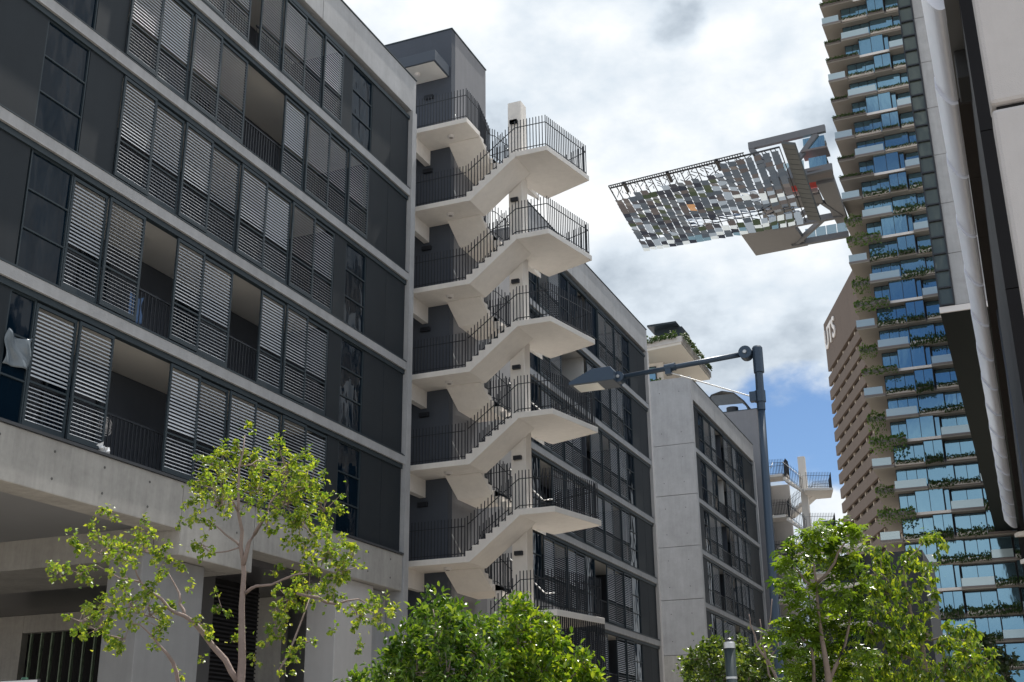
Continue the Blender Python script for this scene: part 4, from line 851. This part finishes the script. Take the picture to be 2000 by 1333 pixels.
# clear plastic sheet hung in the lower left window, and a crumpled bag on the ledge
def sheet(name, label, cat, x, y0, y1, z0, z1, m, amp=.05, seed=1):
    b = MB(); n = 14; r = random.Random(seed)
    for i in range(n + 1):
        for j in range(n + 1):
            u, v = i / n, j / n; sag = .10 * math.sin(PI * u) * v
            b.v.append((x + amp * math.sin(u * 9 + v * 3 + seed) * math.sin(v * 4 + u * 2), y0 + (y1 - y0) * u + .03 * math.sin(v * 7), z0 + (z1 - z0) * v - sag + .05 * u * (1 - v)))
    for i in range(n):
        for j in range(n): k = i * (n + 1) + j; b.f.append((k, k + n + 1, k + n + 2, k + 1))
    o = b.build(name, m, smooth=True); sm = o.modifiers.new('thickness', 'SOLIDIFY'); sm.thickness = .004; tag(o, label, cat)
sheet('plastic_sheet', 'pale plastic sheet sagging across the lowest left window', 'sheet', FX - .085, 15.92, 16.56, F0 + 1.15, F0 + 1.85, mat('hazy_plastic', (.14, .17, .20), .2, var=.3, scale=5.))
sheet('towel', 'blue patterned towel hung inside the second floor balcony railing', 'towel', FX - .34, 19.4, 19.85, F0 + 3.25, F0 + 3.95, mat('blue_cloth', (.10, .18, .35), .8, var=.6, scale=9.), .03, 4)
bg = MB(); r_ = random.Random(3)
for i in range(26):
    p = Vector((FX - .02 + r_.gauss(0, .03), 18.75 + r_.gauss(0, .09), F0 + .14 + abs(r_.gauss(0, .05)))); a = Vector((r_.uniform(-1, 1), r_.uniform(-1, 1), r_.uniform(-1, 1))) * .07; c_ = a.orthogonal().normalized() * .05
    bg.quad(p - a, p - c_, p + a, p + c_)
tag(bg.build('plastic_bag', mat('clear_bag', (.75, .78, .82), .15)), 'crumpled clear plastic bag lying on the podium ledge', 'bag')

# ---------------------------------------------------------------- trees and shrubs
def rvec(r): return Vector((r.gauss(0, 1), r.gauss(0, 1), r.gauss(0, 1))).normalized()
def leaf(b, p, d, nrm, L_, W_, kind):
    """one folded leaf: d = direction, nrm = approximate normal"""
    s_ = d.cross(nrm)
    if s_.length < 1e-4: return
    s_.normalize(); n_ = s_.cross(d).normalized(); k = len(b.v)
    if kind == 'small':
        b.v += [tuple(p), tuple(p + d * L_ * .5 + s_ * W_ * .5 + n_ * W_ * .15), tuple(p + d * L_ - n_ * L_ * .08), tuple(p + d * L_ * .5 - s_ * W_ * .5 + n_ * W_ * .15)]
        b.f += [(k, k + 1, k + 2), (k, k + 2, k + 3)]
    else:
        b.v += [tuple(p), tuple(p + d * L_ * .35 + s_ * W_ * .5 + n_ * W_ * .2), tuple(p + d * L_ * .72 + s_ * W_ * .38 + n_ * W_ * .1), tuple(p + d * L_ - n_ * L_ * .12),
                tuple(p + d * L_ * .72 - s_ * W_ * .38 + n_ * W_ * .1), tuple(p + d * L_ * .35 - s_ * W_ * .5 + n_ * W_ * .2), tuple(p + d * L_ * .6)]
        b.f += [(k, k + 1, k + 6), (k + 1, k + 2, k + 6), (k + 2, k + 3, k + 6), (k, k + 6, k + 5), (k + 6, k + 4, k + 5), (k + 6, k + 3, k + 4)]
def foliage(name, par, m, clusters, dens, L_, W_, kind, seed, droop=0., core=.55, tw=None, spread=1.0):
    r = random.Random(seed); b = MB(); tb = MB()
    for cx, cy, cz, rad in clusters:
        c = Vector((cx, cy, cz)); n = int(dens * (rad / .18) ** 2)
        sub = max(2, int(n / 14)); twigs = []
        for _ in range(sub):
            o_ = rvec(r); q = c + o_ * rad * (r.random() ** .5) * spread; dd = (o_ + Vector((0, 0, -droop - .1)) + rvec(r) * .6).normalized(); twigs.append((q, dd))
            if tw and r.random() < .7: q0 = c - Vector((0, 0, rad * .3)) + rvec(r) * rad * .2; tb.tube([(*q0, .006), (*q, .003)], 4)
        for _ in range(n):
            q, dd = r.choice(twigs); ln = rad * .55
            p = q + dd * r.uniform(-.5, .5) * ln + rvec(r) * L_ * .55
            d = (dd * .7 + rvec(r) * .9 + Vector((0, 0, -droop))).normalized(); nr = (Vector((0, 0, 1)) + rvec(r) * .75).normalized()
            s_ = r.uniform(.65, 1.2); leaf(b, p, d, nr, L_ * s_, W_ * s_, kind)
    for _ in range(int(len(b.f) * .015)):           # stray leaves between the clumps
        cx, cy, cz, rad = r.choice(clusters); p = Vector((cx, cy, cz)) + rvec(r) * rad * r.uniform(1.0, 2.0)
        leaf(b, p, rvec(r), (Vector((0, 0, 1)) + rvec(r) * .7).normalized(), L_, W_, kind)
    o = b.build(name, m, par, stuff=True)
    if tb.v: tb.build('twigs', tw, par, stuff=True)
    return o
def limbs(par, paths, m, seg=10, wob=.012, seed=1):
    r = random.Random(seed)
    for i, P in enumerate(paths):
        Q = []
        for a, b_ in zip(P[:-1], P[1:]):                     # subdivide with a little wander
            for t in (0, .5):
                q = [a[j] + (b_[j] - a[j]) * t for j in range(4)]
                if t: q = [q[0] + r.gauss(0, wob), q[1] + r.gauss(0, wob), q[2] + r.gauss(0, wob), q[3]]
                Q.append(q)
        Q.append(list(P[-1])); MB().tube(Q, seg if i == 0 else 7).build('trunk' if i == 0 else 'branch', m, par, smooth=True)
def ext(P, z=G):       # carry the trunk down to the soil
    a = list(P[0]); return [[a[0], a[1], z, a[3] * 1.25]] + [list(p) for p in P]
T1 = thing('street_tree', 'slender young tree with sparse bright green leaves in front of the podium', 'tree')
limbs(T1, [ext(TREE_L[0])] + TREE_L[1:], BARKP, seed=4)
foliage('crown', T1, leafmat('fresh_leaf', (.07, .15, .02), (.25, .35, .05), .46, .4), CL_L, 265, .047, .040, 'small', 1, .25, tw=BARKP, spread=1.35)
M1 = thing('shrub', 'dense glossy leaved shrub at the foot of the staircase, left of the pair', 'shrub')
limbs(M1, [ext(TR_M1[0])] + TR_M1[1:], BARKP, seed=5)
LG = leafmat('glossy_leaf', (.025, .08, .010), (.16, .29, .035), .30, .22)
foliage('crown', M1, LG, CL_M1, 150, .10, .045, 'long', 2, -.1, tw=BARKP)
M2 = thing('shrub', 'bright glossy leaved shrub at the foot of the staircase, right of the pair', 'shrub')
limbs(M2, [ext(TR_M2[0])] + TR_M2[1:], BARK, seed=6)
foliage('crown', M2, leafmat('bright_glossy_leaf', (.04, .11, .010), (.24, .38, .035), .36, .22), CL_M2, 150, .105, .055, 'long', 3, -.1, tw=BARK)
M3 = thing('shrub', 'rounded green shrub behind the bollard light, below the blank concrete wall', 'shrub')
limbs(M3, [ext(TR_M3[0])] + TR_M3[1:], BARK, seed=7)
foliage('crown', M3, leafmat('hedge_leaf', (.05, .10, .018), (.13, .21, .04), .3, .35), CL_M3, 150, .09, .065, 'small', 4, 0., tw=BARK)
TB = thing('bare_sapling', 'leafless reddish sapling beside the street lamp pole', 'tree')
limbs(TB, [ext(TR_B[0])] + TR_B[1:], BARKP, seed=8)
P4 = thing('street_tree', 'tree with large lobed leaves just right of the street lamp pole', 'tree')
limbs(P4, [ext(TR_P[0])] + TR_P[1:], BARK, seed=9)
LB = leafmat('lobed_leaf', (.02, .06, .010), (.20, .33, .03), .42, .25)
def lobed():
    b = MB(); b.v.append((0, 0, 0)); k = 1
    for i, a in enumerate((-100, -50, 0, 50, 100)):
        a = R(a); Lf = (.75, .95, 1.1, .95, .75)[i]; d = Vector((math.sin(a), math.cos(a), 0)); s_ = Vector((d.y, -d.x, 0)); k = len(b.v)
        b.v += [tuple(d * Lf * .55 + s_ * .17 + Vector((0, 0, .05))), tuple(d * Lf + Vector((0, 0, -.14))), tuple(d * Lf * .55 - s_ * .17 + Vector((0, 0, .05))), tuple(d * Lf * .6 + Vector((0, 0, -.01)))]
        b.f += [(0, k, k + 3), (k, k + 1, k + 3), (0, k + 3, k + 2), (k + 3, k + 1, k + 2)]
    return b
LBM = lobed().mesh('leaf', LB)
r = random.Random(77)
spots = []
for cx, cy, cz, rad in CL_P:
    for _ in range(int(42 * (rad / .18) ** 2)):
        spots.append((Vector((cx, cy, cz)) + rvec(r) * rad * r.random() ** .4 * 1.05, r.random()))
spots.sort(key=lambda q: q[0].length)
rest = MB(); base_ = lobed()
for i, (p, t) in enumerate(spots):
    sc_ = r.uniform(.075, .135)
    q = (Vector((0, 0, 1)) + rvec(r) * .65).normalized().to_track_quat('Z', 'Y').to_matrix() @ Matrix.Rotation(r.random() * 2 * PI, 3, 'Z') @ Matrix.Rotation(r.uniform(-.6, .1), 3, 'X')
    if i < 290: o = inst('leaf', LBM, P4); M4 = (q * sc_).to_4x4(); M4.translation = p; o.matrix_world = M4
    else:
        k = len(rest.v); rest.v += [tuple(p + q @ (Vector(v) * sc_)) for v in base_.v]; rest.f += [tuple(a + k for a in f_) for f_ in base_.f]
rest.build('crown', LB, P4, stuff=True)
D5 = thing('street_tree', 'weeping tree with trailing strings of small leaves at the lower right', 'tree')
limbs(D5, [ext(TR_D[0])] + TR_D[1:], BARK, seed=10)
foliage('crown', D5, leafmat('trailing_leaf', (.03, .09, .010), (.24, .36, .035), .40, .3), [(a, b_, c, d * .88) for a, b_, c, d in CL_D], 230, .075, .042, 'small', 6, .7, tw=BARK)
K6 = thing('street_tree', 'small dark leaved tree at the far lower right corner', 'tree')
limbs(K6, [ext(TR_K[0])], BARK, seed=12)
foliage('crown', K6, leafmat('dark_leaf', (.018, .035, .012), (.04, .07, .02), .2, .5), CL_K, 150, .11, .07, 'small', 7, 0., tw=BARK)
